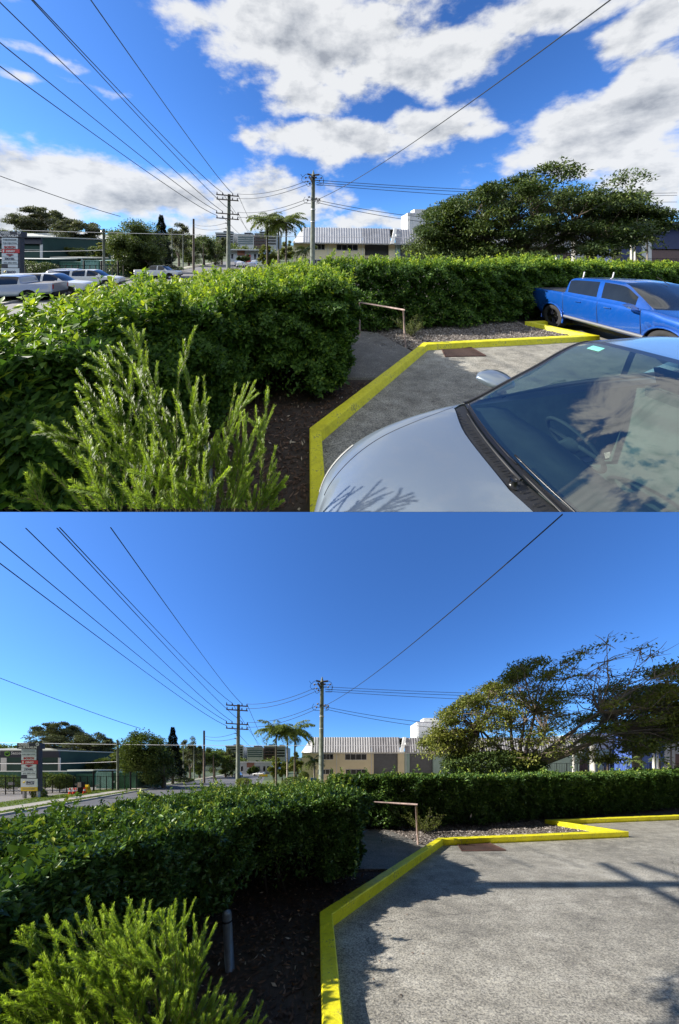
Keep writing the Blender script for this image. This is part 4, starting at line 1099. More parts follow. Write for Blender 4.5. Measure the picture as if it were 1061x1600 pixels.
def left_yard(site):
    wl = -20 if site.up else -60
    # green industrial building
    Y = 47.0; X = lambda px: XB(px, Y); Z = lambda py: ZB(py, Y)
    t = thing(site, 'industrial_building', 'dark green industrial building with pale roof behind the street sign ' + site.view, 'building', (X(30), Y, ST))
    m = MB(); m.box(X(wl), X(93), Y, Y + 22, ST, Z(1172)); emit(site, 'wall', m, 'green_wall', t)
    m = MB(); m.box(X(wl), X(94.5), Y - .25, Y - .01, Z(1183.5), Z(1172) - .01); emit(site, 'fascia', m, 'navy', t)
    m = MB(); m.add([(X(wl), Y - .5, Z(1172)), (X(95), Y - .5, Z(1172)), (X(95), Y + 22, Z(1166)), (X(wl), Y + 22, Z(1150)), (X(wl), Y - .5, Z(1172) - .2), (X(95), Y - .5, Z(1172) - .2), (X(95), Y + 22, Z(1168)), (X(wl), Y + 22, Z(1152))], [(0, 1, 2, 3), (4, 7, 6, 5), (0, 4, 5, 1), (1, 5, 6, 2), (3, 2, 6, 7), (0, 3, 7, 4)]); emit(site, 'roof', m, 'roof_pale', t)
    m = MB(); m.box(X(92), X(95), Y - .15, Y - .01, ST, Z(1184)); emit(site, 'corner_post', m, 'white_wall', t)
    m = MB(); m.box(X(wl), X(92), Y - .1, Y - .012, Z(1193), Z(1192)); emit(site, 'rail', m, 'roof_pale', t)
    m = MB(); m.box(X(2), X(11), Y - .09, Y - .012, Z(1206), Z(1184)); emit(site, 'door', m, 'white_wall', t)
    m = MB(); cx, cz = X(14.8), Z(1177.6); th = np.linspace(R(-60), R(240), 20); m.tube([(cx + .42 * math.cos(a + 0), Y - .30, cz + .42 * math.sin(a + math.pi)) for a in th], .09, 6); m.box(cx - .06, cx + .06, Y - .36, Y - .27, cz, cz + .5); emit(site, 'power_logo', m, 'ink_green', t)
    text(site, 'Seccom', .75, (X(20), Y - .27, Z(1178.8)), 'ink_white', t)
    text(site, 'ical', .75, (X(0) - .6, Y - .27, Z(1178.8)), 'ink_white', t)
    # low corrugated shed
    Y = 39.0; X = lambda px: XB(px, Y); Z = lambda py: ZB(py, Y)
    t = thing(site, 'shed', 'long low dark green corrugated shed in front of the green building ' + site.view, 'shed', (X(40), Y, ST))
    m = MB(); m.box(X(wl), X(105), Y + .1, Y + 4, ST, Z(1206)); emit(site, 'wall', m, 'green_wall', t)
    m = MB(); corrugated(m, X(wl), X(105), ST, Z(1206), Y, Y, .7, .08); emit(site, 'cladding', m, 'green_box', t)
    m = MB(); m.box(X(wl - 1), X(106), Y - .3, Y + 4.1, Z(1206) + .01, Z(1205)); emit(site, 'roof', m, 'roof_pale', t)
    # containers
    def container(px0, px1, top, bot, Y, depth, mat, endmat, label):
        x0, x1 = XB(px0, Y), XB(px1, Y); z0, z1 = ST, ZB(top, Y)
        t = thing(site, 'shipping_container', label, 'shipping container', ((x0 + x1) / 2, Y, z0))
        m = MB(); m.box(x0 + .05, x1 - .05, Y + .12, Y + depth, z0 + .1, z1 - .05); emit(site, 'shell', m, mat, t)
        m = MB(); corrugated(m, x0 + .1, x1 - .1, z0 + .15, z1 - .12, Y + .09, Y + .09, .32, .06); emit(site, 'side_panel', m, mat, t)
        m = MB(); m.box(x0, x0 + .12, Y, Y + .15, z0, z1).box(x1 - .12, x1, Y, Y + .15, z0, z1).box(x0 + .12, x1 - .12, Y, Y + .14, z1 - .12, z1).box(x0 + .12, x1 - .12, Y, Y + .14, z0, z0 + .15); emit(site, 'frame', m, endmat, t)
    container(150, 176, 1206, 1232, 37, 6, 'teal_box', 'teal_box', 'faded teal shipping container, left of the darker one, in yard ' + site.view)
    container(176.5, 213, 1206.5, 1231, 36.6, 6, 'green_box', 'green_box', 'dark green shipping container beside the tall grey pole ' + site.view)
    container(119, 148, 1209, 1226, 40, 3, 'green_box', 'green_box', 'low green skip container behind the yard fence ' + site.view)
    # flat canopy
    t = thing(site, 'carport', 'flat roofed grey carport behind the yard fence ' + site.view, 'carport', (XB(130, 43), 43, ST))
    m = MB(); m.box(XB(105, 43), XB(152, 43), 43, 48, ZB(1204.5, 43), ZB(1202.5, 43)); emit(site, 'roof', m, 'roof_pale', t)
    for px in (106, 120, 151):
        m = MB(); m.box(XB(px, 43) - .06, XB(px, 43) + .06, 43.05, 43.2, ST, ZB(1204.5, 43) - .01); emit(site, 'post', m, 'steel_sheet', t)
    # yard fence
    A, B = PB(wl, 0, 27.0 if not site.up else 28.1), PB(213, 0, 34.5)
    f = thing(site, 'yard_fence', 'black wire mesh fence around the yard across the street ' + site.view, 'fence', ((A[0] + B[0]) / 2, 30, ST))
    n = 24
    P = [np.array([A[0] + (B[0] - A[0]) * i / n, A[1] + (B[1] - A[1]) * i / n]) for i in range(n + 1)]
    for i, p in enumerate(P):
        hh = 2.5 if i in (17, 20, 23) else 1.95
        m = MB(); m.tube([(p[0], p[1], ST), (p[0], p[1], ST + hh)], .09 if hh > 2 else .045, 6); emit(site, 'post', m, 'black_metal', f)
    m = MB(); m.tube([(P[0][0], P[0][1], ST + 1.9), (P[-1][0], P[-1][1], ST + 1.9)], .03, 5); m.tube([(P[0][0], P[0][1], ST + .1), (P[-1][0], P[-1][1], ST + .1)], .02, 5); emit(site, 'rail', m, 'black_metal', f)
    m = MB(); q0, q1 = P[0], P[-1]; L = np.linalg.norm(q1 - q0)
    for s in np.arange(0, L - 1.8, .28):
        for sg in (0, 1):
            a = q0 + (q1 - q0) * (s / L); b = q0 + (q1 - q0) * ((s + 1.8) / L)
            za, zb = (ST + .1, ST + 1.9) if sg else (ST + 1.9, ST + .1)
            m.tube([(a[0], a[1], za), (b[0], b[1], zb)], .007, 3, cap=False)
    emit(site, 'wire_mesh', m, 'black_metal', f, kind='stuff')
    descr = ['wide grey notice left of the tall sign', 'small white notice just left of the tall sign', 'small white notice beside the round bush', 'small white notice above the traffic cones', 'left of a pair of white notices on the gate', 'right of a pair of white notices on the gate', 'small white notice on the last fence panel']
    for (px, py, w, h), ds in zip(((17.5, 1224.5, 10, 4.5), (24.5, 1232, 6, 4), (82.5, 1228, 5, 4), (118.5, 1225.5, 3, 3.2), (149.5, 1228, 3, 3), (153.5, 1227.5, 3, 3), (177.5, 1221.5, 3, 2.6)), descr):
        s = (px - wl) / (213 - wl); Yp = A[1] + (B[1] - A[1]) * s - .25; x = XB(px, Yp); z = ZB(py, Yp); a, b = w / FPX * Yp / 2, h / FPX * Yp / 2
        t = thing(site, 'fence_notice', ds + ' ' + site.view, 'notice', (x, Yp, z - b), 'notices tied to the yard fence')
        m = MB(); m.box(x - a, x + a, Yp, Yp + .02, z - b, z + b); emit(site, 'board', m, 'ink_white' if w < 8 else 'steel_sheet', t)
        m = MB(); m.box(x - a * .7, x + a * .7, Yp + .02, Yp + .14, z + b * .5, z + b * .7); emit(site, 'bracket', m, 'black_metal', t)
    bushy(site, 'round_bush', 'round clipped bush on a trunk behind the yard fence ' + site.view, 'bush', PB(97, 1221, 31.5)[:2] + (ZB(1221, 31.5),), (1.35, 1.2, .9), 5000, .16, 'mid_leaf')
    bushy(site, 'ground_bush', 'small dark bush at the foot of the tall sign ' + site.view, 'bush', PB(61, 1240.5, 25.6), (.6, .5, .55), 1800, .12, 'mid_leaf')
    bushy(site, 'scrub_bush', 'scruffy brown bush behind fence left of tall sign ' + site.view, 'bush', PB(12, 1222, 33), (2.2, .8, .9), 2500, .16, 'mid_leaf')
    bushy(site, 'scrub_bush', 'scruffy climber between tall sign and round bush ' + site.view, 'bush', PB(72, 1219, 34), (1.6, .8, 1.0), 2200, .16, 'mid_leaf')
    # pylon sign
    Y = 25.0; X = lambda px: XB(px, Y); Z = lambda py: ZB(py, Y); pxs = 1
    t = thing(site, 'pylon_sign', 'tall navy business sign reading DIESEL AUSTRALIA with white and yellow panels ' + site.view, 'sign', (X(46), Y, ST))
    m = MB(); m.box(X(33.5), X(60), Y, Y + .35, Z(1236.5), Z(1168)); emit(site, 'frame', m, 'navy', t)
    m = MB(); m.box(X(27.5), X(63), Y - .05, Y + .4, Z(1170), Z(1161)); emit(site, 'header', m, 'navy', t)
    m = MB(); m.box(X(34), X(37), Y + .05, Y + .25, ST, Z(1236.6)); emit(site, 'post', m, 'steel_sheet', t)
    m = MB(); m.box(X(56), X(58.5), Y + .05, Y + .25, ST, Z(1236.6)); emit(site, 'post', m, 'steel_sheet', t)
    rows = [(1171, 1175.6), (1176, 1181), (1181.4, 1187.6), (1188, 1194, 'sign_red'), (1194.4, 1199.6), (1200, 1205), (1205.4, 1210.6), (1211.2, 1215.8)]
    for r_ in rows:
        m = MB(); full = len(r_) > 2; m.box(X(34.2), X(57.2) if not full else X(59.5), Y - .045, Y - .003, Z(r_[1]), Z(r_[0])); emit(site, 'panel', m, r_[2] if full else 'sign_white', t)
    m = MB(); m.box(X(34.2), X(43), Y - .06, Y - .046, Z(1215.8), Z(1211.2)); emit(site, 'panel', m, 'navy', t)
    m = MB(); m.box(X(33.3), X(59.2), Y - .045, Y - .003, Z(1229.8), Z(1216.8)); emit(site, 'panel', m, 'sign_white', t)
    m = MB(); m.box(X(33.3), X(59.2), Y - .045, Y - .003, Z(1236), Z(1230)); emit(site, 'panel', m, 'sign_yellow', t)
    yt = Y - .065
    def tx(s, py, hpx, px, mat, wpx=None, it=0.0, bold=.02):
        size = hpx / FPX * Y / .70
        o = text(site, s, size, (X(px), yt, Z(py)), mat, t, italic=it, bold=bold)
        if o and wpx:
            W = np.array([v.co[:] for v in o.data.vertices]); x0 = W[:, 0].min(); k = (wpx / FPX * Y) / (W[:, 0].max() - x0)
            zsl = np.polyfit(W[:, 0], W[:, 2], 0)
            for v in o.data.vertices: v.co.x = x0 + (v.co.x - x0) * k
        return o
    tx('DIESEL', 1165, 3.2, 30, 'ink_white', 17, .3, .03); tx('AUSTRALIA', 1169.4, 3.2, 30, 'ink_white', 29, .3, .03)
    m = MB(); m.disc((X(59.7), Y - .07, Z(1163)), .16, 20); emit(site, 'badge', m, 'ink_white', t)
    m = MB(); m.disc((X(59.7), Y - .09, Z(1163)), .10, 16); emit(site, 'badge_centre', m, 'ink_grey', t)
    tx('TURBOCHARGER', 1174.6, 1.9, 36, 'ink_grey', 20); tx('FUEL INJECTION', 1179.8, 1.9, 36, 'ink_grey', 20)
    tx('BOSCH', 1186.6, 3.3, 38, 'ink_red', 16, 0, .04); tx('DENSO', 1192.6, 2.8, 40.5, 'ink_white', 13, .3, .03)
    m = MB(); m.box(X(36.5), X(38.3), yt - .02, yt, Z(1193), Z(1189)); emit(site, 'red_logo', m, 'ink_white', t)
    m = MB()
    m.add([(X(40), yt, Z(1196.6)), (X(43), yt, Z(1195.3)), (X(49), yt, Z(1195.3)), (X(52.5), yt, Z(1196.6)), (X(48), yt, Z(1198)), (X(46), yt, Z(1199)), (X(44), yt, Z(1198))], [tuple(range(7))]); emit(site, 'fish_logo', m, 'ink_red', t)
    m = MB(); m.box(X(42), X(50), yt - .012, yt - .004, Z(1197.2), Z(1196.4)); emit(site, 'logo_bar', m, 'ink_blue', t)
    tx('ZEXEL', 1203.8, 2.8, 38.5, 'ink_blue', 15, 0, .02); tx('(07) 3800 4700', 1209.4, 1.9, 37, 'ink_grey', 19)
    tx('RACQ', 1224.2, 3.4, 42, 'ink_blue', 12.5, .15, .04); tx('Approved Repairer', 1226.2, 1.1, 42, 'ink_grey', 12)
    tx('Approved Repairer', 1233.4, 1.6, 36, 'ink_grey', 20)
    m = MB(); a = X(37); m.tube([(a, yt, Z(1222)), (a + .09, yt, Z(1223.6)), (a + .22, yt, Z(1220.5))], .035, 5); emit(site, 'tick_logo', m, 'sign_yellow', t)
    # yellow board and cones
    if not site.up:
        for i, (px, ds) in enumerate(((109.5, 'leftmost orange traffic cone by the yard fence'), (116, 'middle orange traffic cone by the yard fence'), (118.8, 'orange traffic cone close behind the middle one'), (132, 'orange traffic cone beside the yellow board'))):
            Yc = 28.0 + .3 * i; cone(site, ds + ' ' + site.view, (XB(px, Yc), Yc, ST), .78)
        t = thing(site, 'warning_board', 'yellow a-frame warning board behind the traffic cones ' + site.view, 'sign', (XB(135.5, 29.5), 29.5, ST))
        for sg in (-1, 1):
            m = MB(); x = XB(135.5, 29.5); m.add([(x - .3, 29.5 + sg * .3, ST), (x + .3, 29.5 + sg * .3, ST), (x + .24, 29.5 + sg * .03, ST + 1.05), (x - .24, 29.5 + sg * .03, ST + 1.05), (x - .3, 29.54 + sg * .3, ST), (x + .3, 29.54 + sg * .3, ST), (x + .24, 29.54 + sg * .03, ST + 1.05), (x - .24, 29.54 + sg * .03, ST + 1.05)], [(0, 1, 2, 3), (4, 7, 6, 5), (0, 4, 5, 1), (1, 5, 6, 2), (2, 6, 7, 3), (3, 7, 4, 0)]); emit(site, 'leaf_panel', m, 'sign_yellow', t)
        t = thing(site, 'power_box', 'small dark electrical box between the traffic cones ' + site.view, 'box', (XB(124, 29), 29, ST))
        m = MB(); m.box(XB(121, 29), XB(127.5, 29), 29, 29.4, ST, ZB(1222, 29)); emit(site, 'cabinet', m, 'black_metal', t)
        m = MB(); m.box(XB(121.6, 29), XB(126.9, 29), 28.97, 28.997, ZB(1230, 29), ZB(1222.6, 29)); emit(site, 'door', m, 'steel_sheet', t)

def far_city(site):
    # office blocks on the ridge
    Y = 300.0; X = lambda px: XB(px, Y); Z = lambda py: ZB(py, Y)
    def block(px0, px1, top, bot, floors, wall, glass, label, depth=30):
        t = thing(site, 'office_tower', label, 'office building', ((X(px0) + X(px1)) / 2, Y, -2))
        x0, x1, z1, z0 = X(px0), X(px1), Z(top), Z(bot)
        m = MB(); m.box(x0, x1, Y, Y + depth, -4, z1); emit(site, 'wall', m, wall, t)
        fh = (z1 - z0) / floors
        for i in range(floors):
            m = MB(); m.box(x0 + .8, x1 - .8, Y - .3, Y - .01, z0 + fh * i + fh * .35, z0 + fh * i + fh * .9); emit(site, 'window', m, glass, t)
        m = MB(); m.box(x0 + (x1 - x0) * .35, x0 + (x1 - x0) * .75, Y + 4, Y + 14, z1 + .01, z1 + 2.6); emit(site, 'plant_room', m, 'navy', t)
        m = MB(); m.box(x0 - .4, x1 + .4, Y - .6, Y - .32, z1 - 1.2, z1 + .5); emit(site, 'parapet', m, 'office_wall', t)
    block(353, 380, 1166, 1186, 5, 'office_wall', 'window_dark', 'leftmost far office block on the ridge, left of the street pole ' + site.view)
    block(386, 411, 1168, 1184, 5, 'white_wall', 'window_blue', 'far white office block with glass bands, between its neighbours ' + site.view)
    block(412.5, 429, 1166, 1184, 4, 'brown_panel', 'window_dark', 'far brown office block on the ridge behind palms ' + site.view)
    block(429.6, 446, 1166.5, 1184, 4, 'office_wall', 'window_dark', 'rightmost far grey office block behind the palms ' + site.view)
    Y = 125.0; X = lambda px: XB(px, Y); Z = lambda py: ZB(py, Y)
    t = thing(site, 'low_shop', 'low white flat roofed building at the far end of street ' + site.view, 'building', (X(398), Y, ST))
    m = MB(); m.box(X(372), X(424), Y, Y + 20, ST, Z(1191.5)); emit(site, 'wall', m, 'pale_wall', t)
    m = MB(); m.box(X(370), X(426), Y - 1.5, Y + 20, Z(1191.5) + .01, Z(1190)); emit(site, 'roof', m, 'white_wall', t)
    m = MB(); m.box(X(386), X(397), Y - .3, Y - .01, Z(1199), Z(1192)); emit(site, 'brick_panel', m, 'brick_wall', t)
    m = MB(); m.box(X(399), X(406), Y - .3, Y - .01, ST, Z(1198)); emit(site, 'door', m, 'sign_red' if site.up else 'window_dark', t)
    for px in (376, 411, 417): window(site, t, X(px), X(px + 4), Z(1205), Z(1197), Y, 1)
    # hills
    m = MB(); xs = np.linspace(-330 if site.up else -420, 120, 55); V = []; F = []
    for i, x in enumerate(xs):
        h = 9 + 5 * math.sin(x * .021 + 1) + 3 * math.sin(x * .05) + (8 if x < -150 else 0) * (1 - math.exp((x + 150) / 80) if x < -150 else 0)
        V += [(x, 235, -3), (x, 290, h * .8), (x, 380, h + 10), (x, 600, h)]
    for i in range(len(xs) - 1):
        for j in range(3): F.append((i * 4 + j, i * 4 + 4 + j, i * 4 + 5 + j, i * 4 + 1 + j))
    m.add(V, F); struct(site, 'hill', m, 'hill')
    n = 42000; Yt = rng.uniform(200, 330, n); px = rng.uniform(-140, 480, n)
    cid = rng.integers(0, 420, n); cpx = rng.uniform(-20 if site.up else -140, 480, 420); cY = rng.uniform(200, 330, 420)
    ctop = np.interp(cpx, [-140, 60, 110, 200, 300, 345, 400, 480], [1164, 1163, 1165, 1168, 1166, 1170, 1186, 1188]) + rng.uniform(-2, 14, 420)
    off = rdir(n) * (rng.random(n) ** .4)[:, None] * np.array([4.6, 4, 4.2])
    P = np.c_[XB(1, 1) * 0 + (cpx[cid] - 530.5) / FPX * cY[cid], cY[cid], 1.9 - (ctop[cid] - 1200) / FPX * cY[cid] - 4.0] + off
    mesh, va = leaves(P, rdir(n), rdir(n, .8), 1.6, 1.1, np.clip(rng.beta(2, 3, n) + (cid % 5) * .08, 0, 1), None)
    emit(site, 'far_woods', mesh, 'mid_leaf', v=va, kind='stuff', label='distant wooded ridge behind the street and offices ' + site.view, cat='woods')

def trees_bg(site):
    v = site.view
    def T(label, px, basepy, Y, cpx, cpy, rx, rz, n, nl, L, mat, bark='bark', tr=.3, cr=None, name='tree', th=None, flat=.6, shell=.6, cat='tree', group=None, ry=None, vb=0):
        b = (XB(px, Y), Y, ST); cz = ZB(cpy, Y); rxm = rx / FPX * Y; rzm = rz / FPX * Y
        return tree(site, name, label + ' ' + v, cat, b, th if th else max(1.0, cz - rzm * .6 - ST), (XB(cpx, Y), Y, cz), (rxm, ry or rxm * .8, rzm), n, nl, L, mat, bark, tr, cr or rxm * .28, flat, group, shell, vb=vb)
    T('tall spreading gum tree with pale limbs left of its shorter twin', 93, 1205, 62, 92, 1150, 34, 21, 80, 26000, .34, 'gum_leaf', 'pale_bark', .42, 1.15, 'gum_tree', 5.5, .5)
    T('second shorter gum tree right of the tall spreading gum', 145, 1205, 58, 147, 1166, 30, 20, 70, 22000, .32, 'gum_leaf', 'pale_bark', .36, 1.1, 'gum_tree', 4.5, .5)
    for i, (px, py, rx, rz, ds) in enumerate(((108, 1196, 16, 13, 'low olive tree beneath the tall gum'), (135, 1199, 18, 9, 'low bright bush tree below the second gum'), (165, 1198, 22, 11, 'low wide olive tree left of the grey pole'), (185, 1191, 12, 15, 'narrow olive tree between pole and broad tree'))):
        T(ds, px, 1215, 52, px, py, rx, rz, 22, 5200, .28, 'tree_leaf_olive' if i % 2 else 'mid_leaf', tr=.2, name='low_tree')
    T('broad dark green street tree beside the shipping containers', 256, 1228, 38, 231, 1187, 36, 42, 110, 36000, .24, 'mid_leaf', tr=.28, cr=1.1, name='broad_tree', th=1.8, flat=.8, shell=.5)
    b = (XB(270, 47), 47, ST)
    # dark pine
    root = thing(site, 'pine_tree', 'tall dark conical pine right of the broad tree ' + v, 'tree', b)
    m = MB(); m.tube([b, (b[0], 47, ZB(1137, 47))], [.25, .04], 7); emit(site, 'trunk', m, 'bark', root, clip=False)
    n = 15000; t = rng.random(n) ** .75; zt = ZB(1136, 47); zb = ST + 1.2; rad = 2.1 * (t) * (1 + .25 * np.sin(t * 40)) + .1; a = rng.uniform(0, 6.283, n); rr = rad * rng.random(n) ** .5
    P = np.c_[b[0] + rr * np.cos(a), 47 + rr * np.sin(a), zt + (zb - zt) * t - rr * .2]
    mesh, va = leaves(P, np.c_[np.cos(a), np.sin(a), np.full(n, -.2)] + rdir(n) * .5, rdir(n, 1), .26, .09, rng.random(n), None)
    emit(site, 'crown', mesh, 'pine_leaf', root, v=va, kind='stuff')
    specs = [(205, 1176, 16, 14, 'grey green tree just behind the broad tree crown'), (297, 1172, 18, 22, 'tall grey green tree right of the dark pine'), (312, 1190, 17, 22, 'bushy tree behind the tall brown pole'), (335, 1188, 18, 20, 'rounded tree left of the leaning sign stay'), (352, 1196, 16, 15, 'dark low tree left of the big street pole'), (362, 1184, 12, 13, 'pale tree directly behind the big street pole'), (283, 1199, 14, 13, 'dark tree at the foot of thin grey pole')]
    for i, (px, py, rx, rz, ds) in enumerate(specs):
        T(ds, px, 1215, 68 + i * 4, px, py, rx, rz, 34, 7500, .36, ['mid_leaf', 'gum_leaf', 'mid_leaf', 'tree_leaf_dark'][i % 4], tr=.3, name='street_tree', th=2.5, flat=.85, shell=.5)
    for i, (px, py, rx, rz, ds) in enumerate(((428, 1196, 10, 16, 'dull olive tree behind the leftmost palm trunk'), (441, 1203, 13, 11, 'brownish shrubby tree between the palm trunks'), (463, 1192, 10, 18, 'yellow green tree behind the right palm trunk'), (399, 1203, 7, 5, 'small dark tree before the far white building'), (390, 1205, 5, 4.5, 'smallest tree before the far white building'))):
        T(ds, px, 1222, 50 if i < 3 else 105, px, py, rx, rz, 24, 5200 if i < 3 else 2200, .26 if i < 3 else .45, 'tree_leaf_olive' if i < 3 else 'tree_leaf_dark', tr=.15, name='shrub_tree', th=1.0, flat=.9, shell=.4)
    # garden by the palms
    bushy(site, 'topiary_bush', 'round yellow green topiary bush near the palms ' + v, 'bush', PB(474.5, 1213, 42), (.85, .85, .8), 3000, .14, 'mid_leaf', vb=.2)
    bushy(site, 'ground_bush', 'low grey green bush beneath the palms ' + v, 'bush', PB(457, 1220, 38), (1.4, .8, .6), 2600, .14, 'mid_leaf')
    bushy(site, 'ground_bush', 'low wispy bush at the foot of big street pole ' + v, 'bush', PB(381, 1222, 35), (1.1, .8, .55), 2000, .14, 'tree_leaf_olive')
    bushy(site, 'low_hedge', 'long low dark clipped hedge on far footpath ' + v, 'hedge', PB(287, 1219, 52), (2.3, .8, .4), 2600, .16, 'tree_leaf_dark')
    g = 'tall drooping palms beside the cream warehouse'
    for (px, top, Y, ds, ln) in ((431.5, 1146, 43, 'leftmost tall drooping palm of the three', 0), (449, 1150, 45, 'middle tall drooping palm with greyer trunk', 0), (460, 1147, 42, 'right tall drooping palm with dark trunk', .1)):
        palm(site, ds + ' ' + v, (XB(px, Y), Y, ST), ZB(top, Y), 3.3, 22, g, 'bark' if px != 449 else 'pale_bark', .15, ln)
    palm(site, 'short bright palm in front of the cream warehouse wall ' + v, (XB(491, 46), 46, ST), ZB(1190, 46), 2.1, 18, None, 'palm_trunk', .16, droop=1.0)
    g = 'palms in the forecourt on the right'
    for (px, top, Y, cr, tm, r, ds) in ((949, 1189, 42, 1.5, 'bark', .10, 'short palm right of the thick pale post'), (988.5, 1189, 42, 1.5, 'bark', .10, 'short palm before the blue doorway'), (1031, 1189, 44, 1.4, 'bark', .09, 'short palm behind the slender pale trunks'),
                                     (1021.5, 1150, 38, 1.9, 'white_trunk', .14, 'taller slender pale trunked palm, left of pair'), (1027.5, 1153, 39, 1.6, 'white_trunk', .12, 'slender pale trunked palm, right of pair'), (1048.5, 1162, 40, 1.4, 'palm_trunk', .12, 'thin palm near the right edge')):
        palm(site, ds + ' ' + v, (XB(px, Y), Y, ST), ZB(top, Y), cr, 12, g, tm, r, 0)
    t = thing(site, 'concrete_post', 'thick pale concrete post standing behind the hedge under the tree ' + v, 'post', (XB(926, 30), 30, ST))
    m = MB(); m.tube([(XB(926, 30), 30, ST), (XB(926, 30), 30, ZB(1165, 30))], [.27, .25], 12); emit(site, 'post', m, 'white_trunk', t, smooth=True, clip=False)
    m = MB(); m.tube([(XB(926, 30), 30, ZB(1165, 30)), (XB(926, 30), 30, ZB(1164, 30))], [.29, .2], 12); emit(site, 'cap', m, 'steel_sheet', t)
    t = thing(site, 'concrete_post', 'slim pale post left of the thick pale post ' + v, 'post', (XB(896, 34), 34, ST))
    m = MB(); m.tube([(XB(896, 34), 34, ST), (XB(896, 34), 34, ZB(1168, 34))], [.14, .12], 10); emit(site, 'post', m, 'white_trunk', t, smooth=True, clip=False)
    m = MB(); m.tube([(XB(896, 34), 34, ZB(1168, 34)), (XB(896, 34), 34, ZB(1167, 34))], [.16, .1], 10); emit(site, 'cap', m, 'steel_sheet', t)
    # the big spreading tree behind the hedge
    Y = 18.0
    cl = []
    lim = [(672, 1155), (695, 1118), (722, 1096), (760, 1072), (800, 1050), (845, 1040), (900, 1052), (950, 1064), (1000, 1062), (1050, 1084), (1085, 1125)]
    px = np.array([p[0] for p in lim]); py = np.array([p[1] for p in lim])
    if site.up:
        px = np.array([672, 690, 720, 760, 800, 845, 890, 935, 980, 1020, 1046]); py = np.array([1150, 1118, 1102, 1088, 1068, 1062, 1072, 1076, 1084, 1096, 1128])
    k = 380
    while len(cl) < k:
        x = rng.uniform(px[0], px[-1]); f_ = (x - px[0]) / (px[-1] - px[0]); tp = np.interp(x, px, py)
        bot = np.interp(f_, [0, .1, .3, .45, .6, .8, 1], [1178, 1196, 1197, 1186, 1190, 1172, 1146])
        u = rng.random() ** 1.35; yv = tp + (bot - tp) * u
        Yd = Y + rng.uniform(-1, 1) * 4.2 * math.sin(math.pi * min(max(f_, .12), .88))
        cl.append((XB(x, Y), Yd, ZB(yv, Y)))
    cl = np.array(cl)
    def bare(c):
        px_ = c[:, 0] / Y * FPX + 530.5; zz = 1200 - (c[:, 2] - 1.9) / Y * FPX
        w = np.ones(len(c))
        if not site.up:
            d = np.exp(-(((px_ - 885) / 66) ** 2 + ((zz - 1078) / 36) ** 2)); w = 1 - .97 * np.clip(d * 1.4, 0, 1)
            d = np.exp(-(((px_ - 985) / 26) ** 2 + ((zz - 1115) / 50) ** 2)); w *= 1 - .35 * np.clip(d * 1.3, 0, 1)
            d = np.exp(-(((px_ - 830) / 40) ** 2 + ((zz - 1140) / 30) ** 2)); w *= 1 - .8 * d
        return w
    tree(site, 'spreading_tree', ('huge dense dark green spreading tree behind the back hedge ' if site.up else 'huge half bare spreading tree with grey twigs behind back hedge ') + v, 'tree',
         (XB(818, Y), Y, ST), 3.2, (XB(850, Y), Y, ZB(1150, Y)), (8, 4, 4), 0, 150000 if site.up else 68000, .19, 'tree_leaf_dark' if site.up else 'tree_leaf_olive', 'bark', .42, 1.0 if site.up else .92, .42, clumps=cl, twigs=2 if site.up else 10, bare=bare if not site.up else None, aspect=.42, vb=.05 if site.up else .06)
    bushy(site, 'shade_bush', 'dark leafy undergrowth at the foot of spreading tree ' + v, 'bush', PB(770, 1196, 16.5), (3.4, 1.0, .9), 9000, .16, 'tree_leaf_dark')


